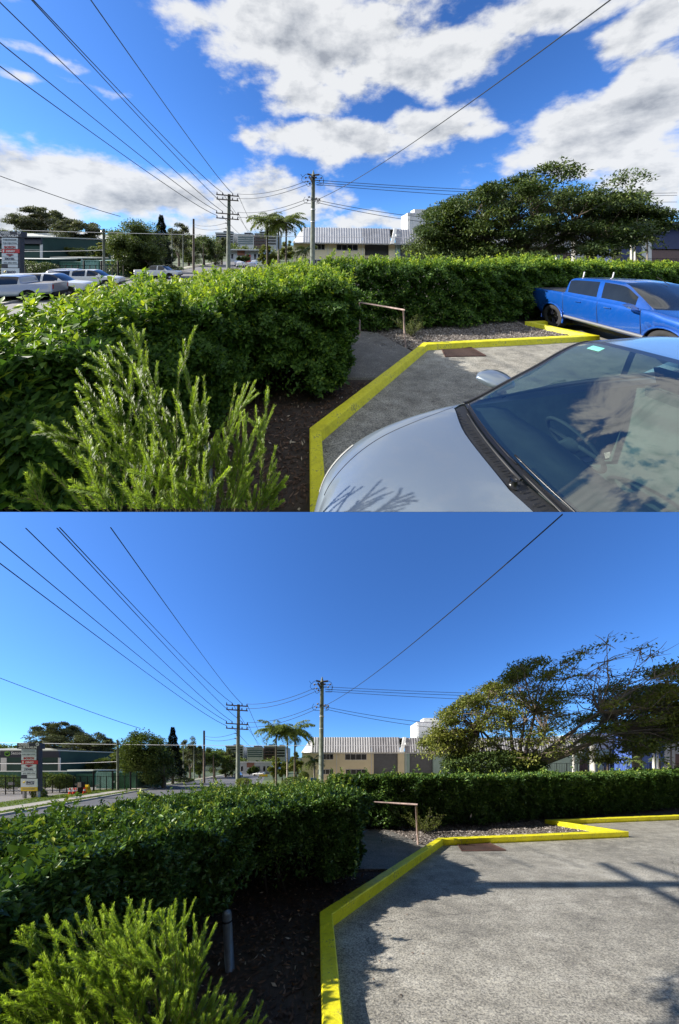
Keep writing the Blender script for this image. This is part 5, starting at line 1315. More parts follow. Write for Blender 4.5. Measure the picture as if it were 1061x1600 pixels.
# ---------------------------------------------------------------- poles
def poles(site):
    v = site.view
    pole_basic(site, 'tall grey pole beside the green shipping container ' + v, 184, 1158, 0, 35, .16, 'pole_wood', arm=.35)
    pole_basic(site, 'tall brown pole before the street trees ' + v, 319, 1142, 0, 50, .22, 'brown_wood')
    pole_basic(site, 'slim grey green pole left of the tall brown pole ' + v, 303, 1165, 0, 55, .13, 'pole_wood')
    pole_basic(site, 'thin pole beside the dark pine ' + v, 286.5, 1157, 0, 56, .12, 'pole_wood')
    pole_basic(site, 'thin short pole right of the tall brown pole ' + v, 333.5, 1180, 0, 55, .10, 'brown_wood')
    pole_basic(site, 'short bare post among the palms ' + v, 407.5, 1212, 0, 38, .05, 'steel_sheet')
    # big street pole with four crossarms
    Y = 36.0; x = XB(371.5, Y); Z = lambda py: ZB(py, Y)
    t = thing(site, 'power_pole', 'big street power pole with four crossarms ' + v, 'power pole', (x, Y, ST))
    m = MB(); m.tube([(x, Y, ST - .2), (x + .05, Y, Z(1160)), (x + .12, Y, Z(1101))], [.30, .25, .20], 12); emit(site, 'pole', m, 'pole_wood', t, smooth=True, clip=False)
    arms = {}
    for i, (py, w) in enumerate(((1104, 17), (1111, 16.5), (1132.5, 17.5), (1140, 17))):
        z = Z(py); w_ = w / FPX * Y
        m = MB(); m.add(np.array([(x - w_, Y - .30, z + .10), (x + w_, Y - .30, z - .10), (x + w_, Y - .14, z - .10), (x - w_, Y - .14, z + .10), (x - w_, Y - .30, z + .24), (x + w_, Y - .30, z + .04), (x + w_, Y - .14, z + .04), (x - w_, Y - .14, z + .24)]), [(0, 3, 2, 1), (4, 5, 6, 7), (0, 1, 5, 4), (1, 2, 6, 5), (2, 3, 7, 6), (3, 0, 4, 7)]); emit(site, 'crossarm', m, 'brown_wood', t)
        for fr in (-.95, -.45, .45, .9):
            xi = x + w_ * fr; zi = z + .14 - .1 * fr
            m = MB(); m.tube([(xi, Y - .22, zi), (xi, Y - .22, zi + .30)], [.09, .05], 7); emit(site, 'insulator', m, 'insulator', t)
            arms[(i, fr)] = (xi, Y - .22, zi + .26)
    for (dx, py) in ((-.4, 1146), (-.4, 1154)):
        m = MB(); m.tube([(x + .05, Y, Z(py)), (x + dx, Y - .1, Z(py) + .02)], .07, 6); emit(site, 'bracket', m, 'insulator', t)
    # near pole
    Y2 = 25.0; x2 = XB(503, Y2); Z2 = lambda py: ZB(py, Y2)
    t2 = thing(site, 'power_pole', 'nearer grey green power pole with cable loops before warehouse ' + v, 'power pole', (x2, Y2, ST))
    m = MB(); m.tube([(x2 - .1, Y2, ST - .2), (x2 - .04, Y2, Z2(1140)), (x2 + .02, Y2, Z2(1066))], [.26, .215, .17], 12); emit(site, 'pole', m, 'pole_wood', t2, smooth=True, clip=False)
    m = MB(); m.tube([(x2 + .02, Y2, Z2(1066)), (x2 + .02, Y2, Z2(1057.5))], [.17, .03], 8); emit(site, 'cap', m, 'pole_wood', t2)
    m = MB(); m.tube([(x2, Y2, Z2(1120)), (x2, Y2, Z2(1119))], .235, 12); m.tube([(x2 - .03, Y2, Z2(1139)), (x2 - .03, Y2, Z2(1138.2))], .24, 12); emit(site, 'band', m, 'steel_light', t2)
    for (pa, pb, ya, yb) in ((494.5, 501, 1065, 1066.5), (504, 513, 1066.5, 1065.5), (497, 502, 1068.5, 1077), (500, 505, 1069.5, 1069.5), (504, 509, 1071, 1070)):
        m = MB(); m.tube([(XB(pa, Y2), Y2 - .25, Z2(ya)), (XB(pb, Y2), Y2 - .25, Z2(yb))], [.09, .09], 7); emit(site, 'switch_arm', m, 'insulator', t2)
    for (px, py) in ((491, 1072), (494, 1078), (497, 1081), (512, 1076), (515, 1072), (496, 1102), (500, 1105), (507, 1104), (510, 1108), (494, 1107), (512, 1105)):
        m = MB(); m.tube([(XB(px, Y2), Y2 - .3, Z2(py)), (XB(px, Y2) + .12, Y2 - .3, Z2(py) + .12)], [.10, .06], 6); m.tube([(XB(px, Y2) + .06, Y2 - .3, Z2(py) + .06), (x2, Y2 - .1, Z2(py) + .05)], .022, 4); emit(site, 'insulator', m, 'insulator', t2)
    for (pts) in (((484, 1066), (487, 1069), (490, 1065), (496, 1062), (501, 1065)), ((513, 1066), (518, 1068), (519, 1074), (518, 1080), (508, 1079)), ((509, 1078), (514, 1079), (519, 1076), (520, 1071)), ((487, 1070), (485, 1074), (489, 1077), (493, 1074)), ((491, 1101), (488, 1106), (493, 1110), (500, 1109), (505, 1107)), ((508, 1102), (514, 1104), (513, 1109), (507, 1110)), ((492, 1080), (495, 1084), (500, 1080))):
        Q = [(XB(a, Y2), Y2 - .35 + .2 * i, Z2(b)) for i, (a, b) in enumerate(pts)]
        m = MB(); m.tube(pchip_rows(Q, 4), .022, 4); emit(site, 'cable_loop', m, 'wire', t2)
    # wires ---------------------------------------------------
    g = 'wires running overhead from the street pole'
    if site.up:
        ends = [(0, -140, (0, -.95), 'outermost'), (30, -140, (0, -.45), 'second'), (-60, -60, (2, -.45), 'third'), (-60, 0, (1, -.95), 'fourth'), (-60, 38, (2, -.95), 'lowest'), (90, -100, (0, .45), 'right hand')]
        far = [(-40, -70), (0, -75), (-14, -12), (-30, -30), (-20, 76), (120, -55)]
        far = [(8, 0), (60, 0), (63, 0), (0, 55), (0, 92), (150, 0)]
        keys = [(2, -.45), (2, .45), (0, -.45), (2, -.95), (3, -.95), (0, .45)]
        names = ['thick overhead wire reaching the top edge, leftmost', 'overhead wire at the top edge, left of close pair', 'overhead wire at the top edge, right of close pair', 'overhead wire leaving left edge, upper one', 'overhead wire leaving left edge, second down', 'steep overhead wire, rightmost of the street wires']
        for (px, py), key, nm in zip(far, keys, names):
            a = np.array(site.plan(np.array([arms[key]]))[0])
            Yq = 4.6; b = np.array([(px - 530.5) / FPX * Yq, Yq, 0]); b[2] = 2.4 - (py - 400) / FPX * Yq + .013 * b[0]
            b2 = a + (b - a) * 1.12 if True else b
            cable(site, nm + ' ' + v, a, b2, .35, .011, g, raw=True)
        a = np.array(site.plan(np.array([(XB(501, Y2), Y2 - .3, Z2(1107))]))[0]); a[2] -= .1
        Yq = 6.0; b = np.array([(936 - 530.5) / FPX * Yq, Yq, 2.4 + 400 / FPX * Yq]); b = a + (b - a) * 1.06
        cable(site, 'heavy black cable rising from the nearer pole to upper right ' + v, a, b, .55, .017, raw=True)
        a = np.array(PA(188, 338, 34)); b = np.array(PA(-30, 264, 12)); cable(site, 'service line crossing the left side above the sign ' + v, a, b, .12, .014, raw=True)
    else:
        far = [(28, 805), (78, 805), (83, 805), (0, 838), (0, 872), (165, 805)]
        keys = [(2, -.45), (2, .45), (0, -.45), (2, -.95), (3, -.95), (0, .45)]
        names = ['thick overhead wire reaching the top edge, leftmost', 'overhead wire at the top edge, left of close pair', 'overhead wire at the top edge, right of close pair', 'overhead wire leaving left edge, upper one', 'overhead wire leaving left edge, second down', 'steep overhead wire, rightmost of the street wires']
        for (px, py), key, nm in zip(far, keys, names):
            a = np.array(arms[key]); Yq = 4.6; b = np.array(PB(px, py, Yq)); b = a + (b - a) * 1.08
            cable(site, nm + ' ' + v, a, b, .35, .011, g, n=90)
        a = np.array((XB(503, Y2), Y2 - .3, Z2(1106))); b = np.array(PB(870, 805, 6.0)); b = a + (b - a) * 1.05
        cable(site, 'heavy black cable rising from the nearer pole to upper right ' + v, a, b, .55, .017, n=120)
        cable(site, 'service line crossing the left side above the sign ' + v, PB(219, 1138, 38), PB(-30, 1048, 12), .12, .014)
    for i, (a, b, ds) in enumerate(((PB(505, 1073, Y2), PB(1100, 1083, 34), 'upper of three distribution wires going right'), (PB(508, 1077, Y2), PB(1100, 1087, 34), 'middle of three distribution wires going right'), (PB(508, 1080, Y2), PB(1100, 1098, 34), 'lower of three distribution wires going right'),
                                    (PB(506, 1104, Y2), PB(760, 1133, 34), 'upper of two sloping wires behind the tree'), (PB(508, 1108, Y2), PB(760, 1142, 34), 'lower of two sloping wires behind the tree'))):
        cable(site, ds + ' ' + v, a, b, .5, .010, 'thin wires leaving the nearer pole', cut=True)
    for i, (key, b, ds) in enumerate((((0, .9), PB(492, 1075, Y2), 'top link wire'), ((1, .9), PB(494, 1080, Y2), 'second link wire'), ((2, .9), PB(494, 1103, Y2), 'third link wire'), ((3, .9), PB(494, 1108, Y2), 'lowest link wire'))):
        cable(site, ds + ' slung between the two power poles ' + v, arms[key], b, .5, .009, 'link wires between the two power poles')
    for i, (key, ds) in enumerate((((0, .9), 'outer'), ((0, -.45), 'inner'), ((2, .9), 'lower outer'), ((3, -.45), 'lower inner'))):
        cable(site, ds + ' wire running down the street beyond the big pole ' + v, arms[key], PB(425 - i * 5, 1176, 110), 1.2, .010, 'wires running down the street')
    for i, (p, q, ds) in enumerate(((PB(319, 1150, 50), (x - .4, Y - .1, Z(1146)), 'upper'), (PB(319, 1154, 50), (x - .4, Y - .1, Z(1154)), 'lower'))):
        cable(site, ds + ' wire between the tall brown pole and big pole ' + v, p, q, .4, .010, 'wires to the brown pole')
    cable(site, 'pale service wire crossing before palms and warehouse ' + v, PB(-20, 1160, 33), PB(905, 1160, 44), .5, .010, mat='steel_light')
    cable(site, 'pale low wire crossing the green building ' + v, PB(-20, 1193, 33), PB(184, 1190, 35), .15, .010, mat='steel_light')
    if not site.up:
        # pole standing outside the picture on the left; only its shadow crosses the concrete
        xq, yq = -7.0, 4.02
        t = thing(site, 'street_pole', 'timber pole left of frame casting the long shadow on concrete ' + v, 'power pole', (xq, yq, ST))
        m = MB(); m.tube([(xq, yq, ST), (xq, yq, 9.4)], [.15, .12], 12); emit(site, 'pole', m, 'pole_wood', t, smooth=True)
        m = MB(); m.tube([(xq, yq - 1.2, 8.3), (xq, yq + .95, 8.75)], .07, 6); m.tube([(xq, yq - 1.1, 9.2), (xq, yq + .95, 9.25)], .07, 6); emit(site, 'crossarm', m, 'brown_wood', t)
        m = MB(); m.tube([(xq, yq, 6.0), (xq, yq - .42, 4.6)], .04, 6); emit(site, 'stay', m, 'brown_wood', t)


# ---------------------------------------------------------------- near objects
def near_things(site):
    v = site.view
    # handrail
    if site.up: base = (1.74, 6.72); left = (.60, 7.55); zt = .99; zl = 1.03
    else: base = (1.92, 6.22); left = (.50, 6.72); zt = 1.0; zl = 1.02
    t = thing(site, 'handrail', 'bent weathered pipe handrail beside the concrete path ' + v, 'handrail', (base[0], base[1], 0), raw=True)
    m = MB(); m.tube([(base[0], base[1], -.02), (base[0] - .02, base[1] + .02, .4), (base[0] - .05, base[1], zt)], .024, 10); emit(site, 'post', m, 'rail', t, raw=True, smooth=True)
    m = MB(); m.tube([(base[0] - .02, base[1] - .02, zt + .01), ((base[0] + left[0]) / 2, (base[1] + left[1]) / 2, (zt + zl) / 2 + .005), (left[0], left[1], zl)], .024, 10); emit(site, 'top_rail', m, 'rail', t, raw=True, smooth=True)
    m = MB(); m.tube([(left[0], left[1], -.02), (left[0], left[1], zl)], .024, 8); emit(site, 'post', m, 'rail', t, raw=True, smooth=True)
    # drain grate
    P = [(2.80, 6.25), (3.55, 6.36), (3.95, 5.72), (3.15, 5.60)] if not site.up else None
    P = [(2.72, 6.22), (3.62, 6.34), (3.72, 5.76), (2.82, 5.66)]
    P = np.array([PB(a, b, 1.9 * FPX / (b - 1200))[:2] for a, b in ((714, 1318), (765, 1318), (790, 1329), (722, 1330))])
    c = P.mean(0)
    t = thing(site, 'drain_grate', 'rusty red brown steel drain grate set in the concrete ' + v, 'drain grate', (c[0], c[1], 0))
    m = MB(); m.add([(p[0], p[1], .002) for p in P], [(3, 2, 1, 0)]); emit(site, 'pit', m, 'grate_dark', t)
    m = MB()
    for i in range(4):
        a, b = P[i], P[(i + 1) % 4]; m.tube([(a[0], a[1], .008), (b[0], b[1], .008)], .018, 4)
    emit(site, 'frame', m, 'rust', t)
    n = 22
    for i in range(1, n):
        s = i / n; a = P[0] * (1 - s) + P[1] * s; b = P[3] * (1 - s) + P[2] * s
        m = MB(); m.tube([(a[0], a[1], .010), (b[0], b[1], .010)], .0075, 4); emit(site, 'bar', m, 'rust', t)
    # bollard
    x, y, h = (-1.04, 2.42, .55) if not site.up else (-1.10, 2.16, .78)
    t = thing(site, 'bollard_light', 'slim dark cylindrical bollard light with rounded top in mulch ' + v, 'bollard', (x, y, 0), raw=True)
    m = MB(); m.tube([(x, y, -.05), (x - .03, y, h * .93), (x - .03, y, h * .98), (x - .035, y, h)], [.042, .042, .034, .012], 16); emit(site, 'post', m, 'bollard', t, raw=True, smooth=True)
    m = MB(); m.tube([(x - .028, y, h * .80), (x - .028, y, h * .83)], .0455, 16); emit(site, 'collar', m, 'black_metal', t, raw=True, smooth=True)
    # wispy seedling near the back hedge
    P0 = (2.45, 7.35, 0)
    t = thing(site, 'young_shrub', 'wispy pale young shrub in front of the back hedge ' + v, 'shrub', P0)
    m = MB(); Ps = []; 
    for i in range(16):
        d = rdir(1, 1.3)[0]; e = np.array(P0) + d * rng.uniform(.45, .85); m.tube([P0, (np.array(P0) + e) / 2 + (0, 0, .05), e], [.007, .005, .002], 4)
        k = 90; tt = rng.uniform(.3, 1, k)[:, None]; Ps.append(np.array(P0) + (e - np.array(P0)) * tt + rng.normal(size=(k, 3)) * .03)
    emit(site, 'stem', m, 'stem', t, kind='stuff')
    Ps = np.vstack(Ps); n = len(Ps); mesh, va = leaves(Ps, rdir(n, .5), rdir(n), .05, .014, rng.uniform(.0, .5, n), site); emit(site, 'foliage', mesh, 'tree_leaf_olive', t, v=va, kind='stuff')

def hedges(site):
    v = site.view
    if site.up:
        topL = lambda x, y: 1.56 + .29 * np.clip((x + 3.2) / 2.2, 0, 1) ; topB = lambda x, y: np.full(np.shape(x), 2.12) - np.clip(x - 9, 0, 8) * .02
        mat = 'hedge_leaf_up'; ra = 2.0; sh = (1900, 1500)
    else:
        topL = lambda x, y: 1.25 + .20 * np.clip((x + 1.3) / 1.5, 0, 1) ; topB = lambda x, y: np.full(np.shape(x), 1.60) + np.clip(x - 12, 0, 4) * .03
        mat = 'hedge_leaf_low'; ra = .95; sh = (420, 160)
    sL = [1, 1, 1.3, 1.3, 1.2, 1.2, 1, .7, .5, .3, .3, .1, .1, .1, .1, .1]
    gap = (lambda P: (P[:, 2] < .62 + .1 * np.sin(P[:, 0] * 7)) & (np.hypot(P[:, 0] + .95, (P[:, 1] - 3.75) * .8) < .62 + .15 * np.sin(P[:, 0] * 9)) & (rng.random(len(P)) < .93))
    HL = list(HEDGE_L)
    if site.up: HL[0] = (-2.1, .5); HL[-1] = (-3.1, 2.1); HL[-2] = (-4.0, 4.2)
    hedge(site, 'hedge', HL, topL, 250000, ('loose' if site.up else 'clipped') + ' near hedge filling the left side beside the street ' + v, 1, .058 if not site.up else .066, sL, zmin=.22, shoots=sh[0], rough_amt=ra, gap=gap, mat=mat)
    sB = [1, 1, 1, 1.2, 1.2, 1, .8, .1, .1, .1, .1, .1, .3]
    hedge(site, 'hedge', HEDGE_B, topB, 230000, ('bushy bright' if site.up else 'clipped dark') + ' back hedge running across behind the gravel bed ' + v, 4, .082, sB, zmin=.08, shoots=sh[1], rough_amt=ra, mat=mat)


# ---------------------------------------------------------------- silver crossover (upper view)
def silver_car(site):
    v = site.view
    head = np.array([-math.cos(R(12)), -math.sin(R(12))]); left = np.array([math.sin(R(12)), -math.cos(R(12))])
    O = np.array([1.12, 2.30]) + left * .85
    root = thing(site, 'silver_car', 'silver blue crossover car with large windscreen filling the corner ' + v, 'car', (O[0], O[1], 0), raw=True)
    def X(V):
        V = np.asarray(V, float).reshape(-1, 3)
        return np.c_[O[0] + head[0] * V[:, 0] + left[0] * V[:, 1], O[1] + head[1] * V[:, 0] + left[1] * V[:, 1], V[:, 2]]
    rows = [
        st(-3.10, (.70, .40), (.78, .55), (.80, .80), (.78, 1.05), (.74, 1.10), (.62, 1.35), (.4, 1.46), (0, 1.48)),
        st(-2.80, (.84, .30), (.89, .50), (.91, .80), (.89, 1.08), (.85, 1.13), (.66, 1.52), (.42, 1.58), (0, 1.60)),
        st(-2.0, (.86, .28), (.90, .48), (.92, .75), (.90, 1.09), (.87, 1.13), (.69, 1.63), (.42, 1.67), (0, 1.68)),
        st(-1.25, (.86, .28), (.90, .48), (.92, .72), (.91, 1.08), (.88, 1.12), (.70, 1.625), (.42, 1.67, .03), (0, 1.685, .05)),
        st(-.62, (.86, .28), (.90, .48), (.92, .72), (.91, 1.06), (.87, 1.10), (.775, 1.36), (.43, 1.41, .10), (0, 1.43, .15)),
        st(.0, (.86, .28), (.90, .48), (.92, .72), (.905, 1.03), (.87, 1.07), (.84, 1.085), (.45, 1.12, .16), (0, 1.135, .24)),
        st(.14, (.86, .28), (.90, .48), (.92, .72), (.90, 1.02), (.865, 1.065), (.80, 1.085), (.45, 1.115, .16), (0, 1.13, .24)),
        st(.50, (.86, .28), (.90, .46), (.915, .70), (.89, .98), (.84, 1.03), (.74, 1.055), (.42, 1.085, .10), (0, 1.10, .14)),
        st(.85, (.85, .28), (.885, .45), (.90, .68), (.865, .92), (.80, .97), (.68, 1.005), (.38, 1.035, .08), (0, 1.045, .10)),
        st(1.12, (.80, .28), (.84, .44), (.855, .66), (.80, .84), (.73, .89), (.60, .93), (.33, .965, .07), (0, .975, .10)),
        st(1.30, (.66, .28), (.70, .42), (.72, .62), (.68, .76), (.62, .81), (.50, .85), (.28, .88, .07), (0, .89, .10)),
        st(1.40, (.50, .30), (.54, .42), (.56, .56), (.52, .66), (.48, .70), (.40, .74), (.22, .77, .07), (0, .78, .10))]
    n1, n2 = 8, 6
    Gd = loft(rows, n1, n2); S, J, _ = Gd.shape; parts = {}
    wc = [(-2.15, .35), (.72, .35)]; ar = .40
    def hole(i, j):
        c = Gd[i:i + 2, j:j + 2].reshape(-1, 3).mean(0); return j < 3 * n2 and any(math.hypot(c[0] - a, c[2] - b) < ar for a, b in wc)
    for i in range(S - 1):
        ci, fi = divmod(i, n1)
        for j in range(J - 1):
            cj, fj = divmod(j, n2)
            if hole(i, j): continue
            key = 'body'
            if cj == 4 and 1 <= ci < 5 and 1 <= fj < n2 - 1 and not (ci == 2 and fi < 1) and not (ci == 4 and fi > 4): key = 'side_window'
            if cj >= 5 and 3 <= ci < 5:
                key = 'windscreen'
                edge = (cj == 5 and fj < 1) ; topb = (ci == 3 and fi < 1)
                bott = (ci == 4 and fi >= n1 - 1)
                if edge or topb or bott: key = 'windscreen_band'
            elif cj == 4 and fj == n2 - 1 and 3 <= ci < 5: key = 'windscreen_seal'
            elif cj >= 5 and ci == 5: key = 'cowl'
            elif cj >= 5 and ci >= 6: key = 'bonnet'
            elif cj >= 5 and ci < 3: key = 'roof'
            parts.setdefault(key, []).append((i * J + j, (i + 1) * J + j, (i + 1) * J + j + 1, i * J + j + 1))
    V = Gd.reshape(-1, 3); V2 = V * (1, -1, 1)
    mats = dict(body='ice_paint', roof='ice_paint', bonnet='ice_paint', windscreen='glass_car', windscreen_band='rubber_gloss', side_window='glass_car', cowl='plastic', windscreen_seal='plastic')
    for key, F in parts.items():
        off = {'windscreen': .0, 'bonnet': .006, 'cowl': -.012, 'windscreen_seal': .004}.get(key, 0)
        A = V + (0, 0, off); B = A * (1, -1, 1)
        if key == 'side_window':
            for VV in (A, B): m = MB(); m.add(X(VV), F); emit(site, key, m, mats[key], root, raw=True, smooth=True)
            continue
        m = MB(); m.add(X(A), F); m.add(X(B), [f[::-1] for f in F])
        ob = emit(site, key, m, mats[key], root, raw=True, smooth=True)
        bm = bmesh.new(); bm.from_mesh(ob.data); bmesh.ops.remove_doubles(bm, verts=bm.verts, dist=.0008); bmesh.ops.recalc_face_normals(bm, faces=bm.faces); bm.to_mesh(ob.data); bm.free()
    def gp(fi, fj): # point on the loft by station / ring coordinate
        i = fi * n1; j = fj * n2; a, b = int(i), int(j); a2, b2 = min(a + 1, S - 1), min(b + 1, J - 1); u, w = i - a, j - b
        return Gd[a, b] * (1 - u) * (1 - w) + Gd[a2, b] * u * (1 - w) + Gd[a, b2] * (1 - u) * w + Gd[a2, b2] * u * w
    # pillar trim strip along the far edge of the glass, bonnet shut line, roof gutter
    for sy_ in (1, -1):
        m = MB(); m.tube(X([gp(a, 4.93) * (1, sy_, 1) + (0, 0, .008) for a in np.linspace(3.0, 5.0, 18)]), .010, 6); emit(site, 'pillar_trim', m, 'plastic', root, raw=True, smooth=True)
        m = MB(); m.tube(X([gp(a, 4.86) * (1, sy_, 1) + (0, 0, .004) for a in np.linspace(.9, 3.0, 18)]), .008, 6); emit(site, 'roof_gutter', m, 'plastic', root, raw=True, smooth=True)
        m = MB(); m.tube(X([gp(a, 4.97) * (1, sy_, 1) + (0, 0, .0015) for a in np.linspace(6.0, 10.2, 40)]), .0055, 5); emit(site, 'bonnet_gap', m, 'rubber_gloss', root, raw=True, smooth=True)
        # headlight wrapping the corner
        m = MB(); pts = [gp(a, b) * (1, sy_, 1) + (.0, sy_ * .006, .004) for a in np.linspace(8.7, 10.4, 9) for b in (3.15, 3.5, 3.9)]
        m.add(X(pts), [(q * 3 + r_, q * 3 + 3 + r_, q * 3 + 4 + r_, q * 3 + 1 + r_) for q in range(8) for r_ in range(2)]); emit(site, 'headlight', m, 'clear_lens', root, raw=True, smooth=True)
    m = MB(); F0 = rows[-1]; ring = [(a, b, c) for a, b, c in F0] + [(a, -b, c) for a, b, c in F0[::-1][1:]]; m.add(X(ring), [tuple(range(len(ring)))]); emit(site, 'grille', m, 'plastic', root, raw=True)
    # cowl details and wipers
    for (a0, a1, y0, y1) in ((.06, -.02, .62, -.05), (.10, .00, -.02, -.66)):
        def cw(t_, yy): # cowl surface height
            return np.array([.10 + .20 * (1 - (yy / .85) ** 2) + t_, yy, 1.085 + .055 * (1 - (yy / .85) ** 2)])
        m = MB(); pts = [cw(-.02 - .05 * q, y0 + (y1 - y0) * q) + (0, 0, .012) for q in np.linspace(0, 1, 12)]
        m.tube(X(pts), np.linspace(.011, .006, 12), 6); w = emit(site, 'wiper', m, 'plastic', root, raw=True, smooth=True)
        m = MB(); pts = [cw(-.075 - .05 * q, y0 - .08 + (y1 - y0) * q * 1.05) + (0, 0, .030) for q in np.linspace(0, 1, 12)]; m.tube(X(pts), .006, 6); emit(site, 'wiper_blade', m, 'rubber_gloss', w, raw=True, smooth=True)
        m = MB(); p = cw(.03, y0); m.tube(X([p + (0, 0, -.01), p + (0, 0, .028)]), [.024, .018], 10); emit(site, 'wiper_cap', m, 'rubber_gloss', w, raw=True, smooth=True)
    m = MB()
    for yy in np.linspace(-.72, .72, 40):
        x = .10 + .20 * (1 - (yy / .85) ** 2); m.box(0, 0, 0, 0, 0, 0) if False else None
        m.tube(X([(x - .02, yy, 1.080 + .055 * (1 - (yy / .85) ** 2)), (x + .025, yy, 1.078 + .055 * (1 - (yy / .85) ** 2))]), .0035, 4)
    emit(site, 'cowl_grille', m, 'rubber_gloss', root, raw=True, kind='stuff')
    # mirrors
    for sy_ in (1, -1):
        th = np.linspace(0, 2 * math.pi, 17)[:-1]; ringsM = []
        for (xx, sc, sh_) in ((-.60, .55, 0), (-.585, .92, 0), (-.52, 1.0, .0), (-.43, .82, .0), (-.38, .42, .0)):
            ringsM.append([(xx + .05 * math.cos(a), sy_ * (1.035 + .125 * sc * math.cos(a)), 1.165 + .085 * sc * math.sin(a) + .01 * math.cos(a)) for a in th])
        m = MB(); R_ = np.array(ringsM).reshape(-1, 3); k = 16
        m.add(X(R_), [(p * k + q, p * k + (q + 1) % k, (p + 1) * k + (q + 1) % k, (p + 1) * k + q) for p in range(4) for q in range(k)] + [tuple(range(4 * k, 5 * k))])
        mo = emit(site, 'mirror', m, 'ice_paint', root, raw=True, smooth=True)
        m = MB(); m.add(X(R_[:k]), [tuple(range(k))[::-1]]); emit(site, 'mirror_glass', m, 'chrome', mo, raw=True)
        m = MB(); m.tube(X([(-.47, sy_ * .90, 1.09), (-.48, sy_ * 1.02, 1.12)]), [.045, .04], 8); emit(site, 'mirror_stalk', m, 'plastic', mo, raw=True, smooth=True)
        m = MB(); m.tube(X([(-.575 , sy_ * (1.065 - .105), 1.10), (-.52, sy_ * 1.065, 1.078), (-.50, sy_ * 1.165, 1.10)]), .012, 6); emit(site, 'mirror_base', m, 'plastic', mo, raw=True, smooth=True)
    # wheels
    for (wx, wz) in wc:
        for sy_ in (1, -1):
            nseg = 24; th = np.arange(nseg) * 2 * math.pi / nseg; y1, y0 = sy_ * .90, sy_ * .68; wr = .34
            prof = [(y0, wr * .6), (y0, wr * .96), (y0 + (y1 - y0) * .12, wr), (y0 + (y1 - y0) * .88, wr), (y1, wr * .95), (y1, wr * .66)]
            VV = [(wx + r_ * math.cos(a), yy, wz + r_ * math.sin(a)) for yy, r_ in prof for a in th]
            m = MB(); m.add(X(VV), [(p * nseg + q, p * nseg + (q + 1) % nseg, (p + 1) * nseg + (q + 1) % nseg, (p + 1) * nseg + q) for p in range(5) for q in range(nseg)])
            wh = emit(site, 'wheel', m, 'tyre', root, raw=True, smooth=True)
            if len(wh.data.vertices) == 0: pass
    m = MB(); bx = MB(); bx.box(-2.9, 1.2, -.80, .80, .22, .30); m.add(X(bx.V[0]), bx.F); emit(site, 'floor', m, 'plastic', root, raw=True)
    # interior
    m = MB(); ys = np.linspace(-.80, .80, 13); xs = [.20, .0, -.25, -.42, -.50]; zs = [1.06, 1.075, 1.07, 1.03, .78]
    VV = [(x + .16 * (1 - (y / .8) ** 2) * (1 if k < 3 else .4), y, z + .012 * math.cos(y * 4) + (.035 * math.exp(-((y + .38) / .22) ** 2) if k in (2, 3) else 0)) for k, (x, z) in enumerate(zip(xs, zs)) for y in ys]
    m.add(X(VV), [(a * 13 + b, a * 13 + b + 1, a * 13 + 14 + b, a * 13 + 13 + b) for a in range(4) for b in range(12)]); emit(site, 'dashboard', m, 'interior_dark', root, raw=True, smooth=True)
    m = MB(); m.tube(X([(-.60 + .09 * math.sin(a), -.38 + .185 * math.cos(a), .98 + .165 * math.sin(a)) for a in np.linspace(0, 2 * math.pi, 30)]), .016, 8, cap=False); m.tube(X([(-.60, -.38, .97), (-.40, -.38, .93)]), [.05, .04], 8); m.tube(X([(-.60, -.55, .98), (-.60, -.20, .98)]), .018, 6); emit(site, 'steering_wheel', m, 'interior_dark', root, raw=True, smooth=True)
    for yy in (-.38, .38):
        for (x0, nm, P) in ((0, 'seat', [(-.85, .26, .55), (-1.40, .27, .52), (-1.52, .25, .80), (-1.62, .22, 1.20), (-1.70, .10, 1.24), (-1.71, .13, 1.42)]),):
            m = MB(); VV = []
            for (x, w_, z) in P: VV += [(x, yy - w_, z), (x + .03, yy - w_ * .6, z + .03), (x + .03, yy + w_ * .6, z + .03), (x, yy + w_, z), (x - .10, yy + w_, z - .06), (x - .10, yy - w_, z - .06)]
            k = 6; m.add(X(VV), [(p * k + q, p * k + (q + 1) % k, (p + 1) * k + (q + 1) % k, (p + 1) * k + q) for p in range(len(P) - 1) for q in range(k)] + [tuple(range(k)), tuple(range((len(P) - 1) * k, len(P) * k))[::-1]])
            emit(site, nm, m, 'interior', root, raw=True, smooth=True)
    m = MB(); bx = MB(); bx.box(-2.6, .1, -.78, .78, .35, .40); m.add(X(bx.V[0]), bx.F); emit(site, 'cabin_floor', m, 'interior_dark', root, raw=True)
    for sy_ in (1, -1):
        m = MB(); VV = [(x, sy_ * .84, z) for x in (-2.6, .05) for z in (.4, 1.06)]; m.add(X(VV), [(0, 1, 3, 2)]); emit(site, 'door_card', m, 'interior', root, raw=True)
    m = MB(); p = [gp(3.35, 7 - .05), gp(3.35, 7 - .6)]; c = gp(3.5, 6.9); bx = MB(); bx.box(c[0] - .06, c[0] - .03, -.12, .12, c[2] - .13, c[2] - .06); m.add(X(bx.V[0]), bx.F); emit(site, 'rear_view_mirror', m, 'interior_dark', root, raw=True)
    # registration sticker high on the far side of the glass
    a = gp(3.22, 5.55) * (1, -1, 1); b = gp(3.22, 5.85) * (1, -1, 1); c = gp(3.32, 5.85) * (1, -1, 1); d = gp(3.32, 5.55) * (1, -1, 1)
    m = MB(); m.add(X(np.array([a, b, c, d]) + (.0, 0, .006)), [(0, 1, 2, 3)]); emit(site, 'sticker', m, 'sticker', root, raw=True)
    return root

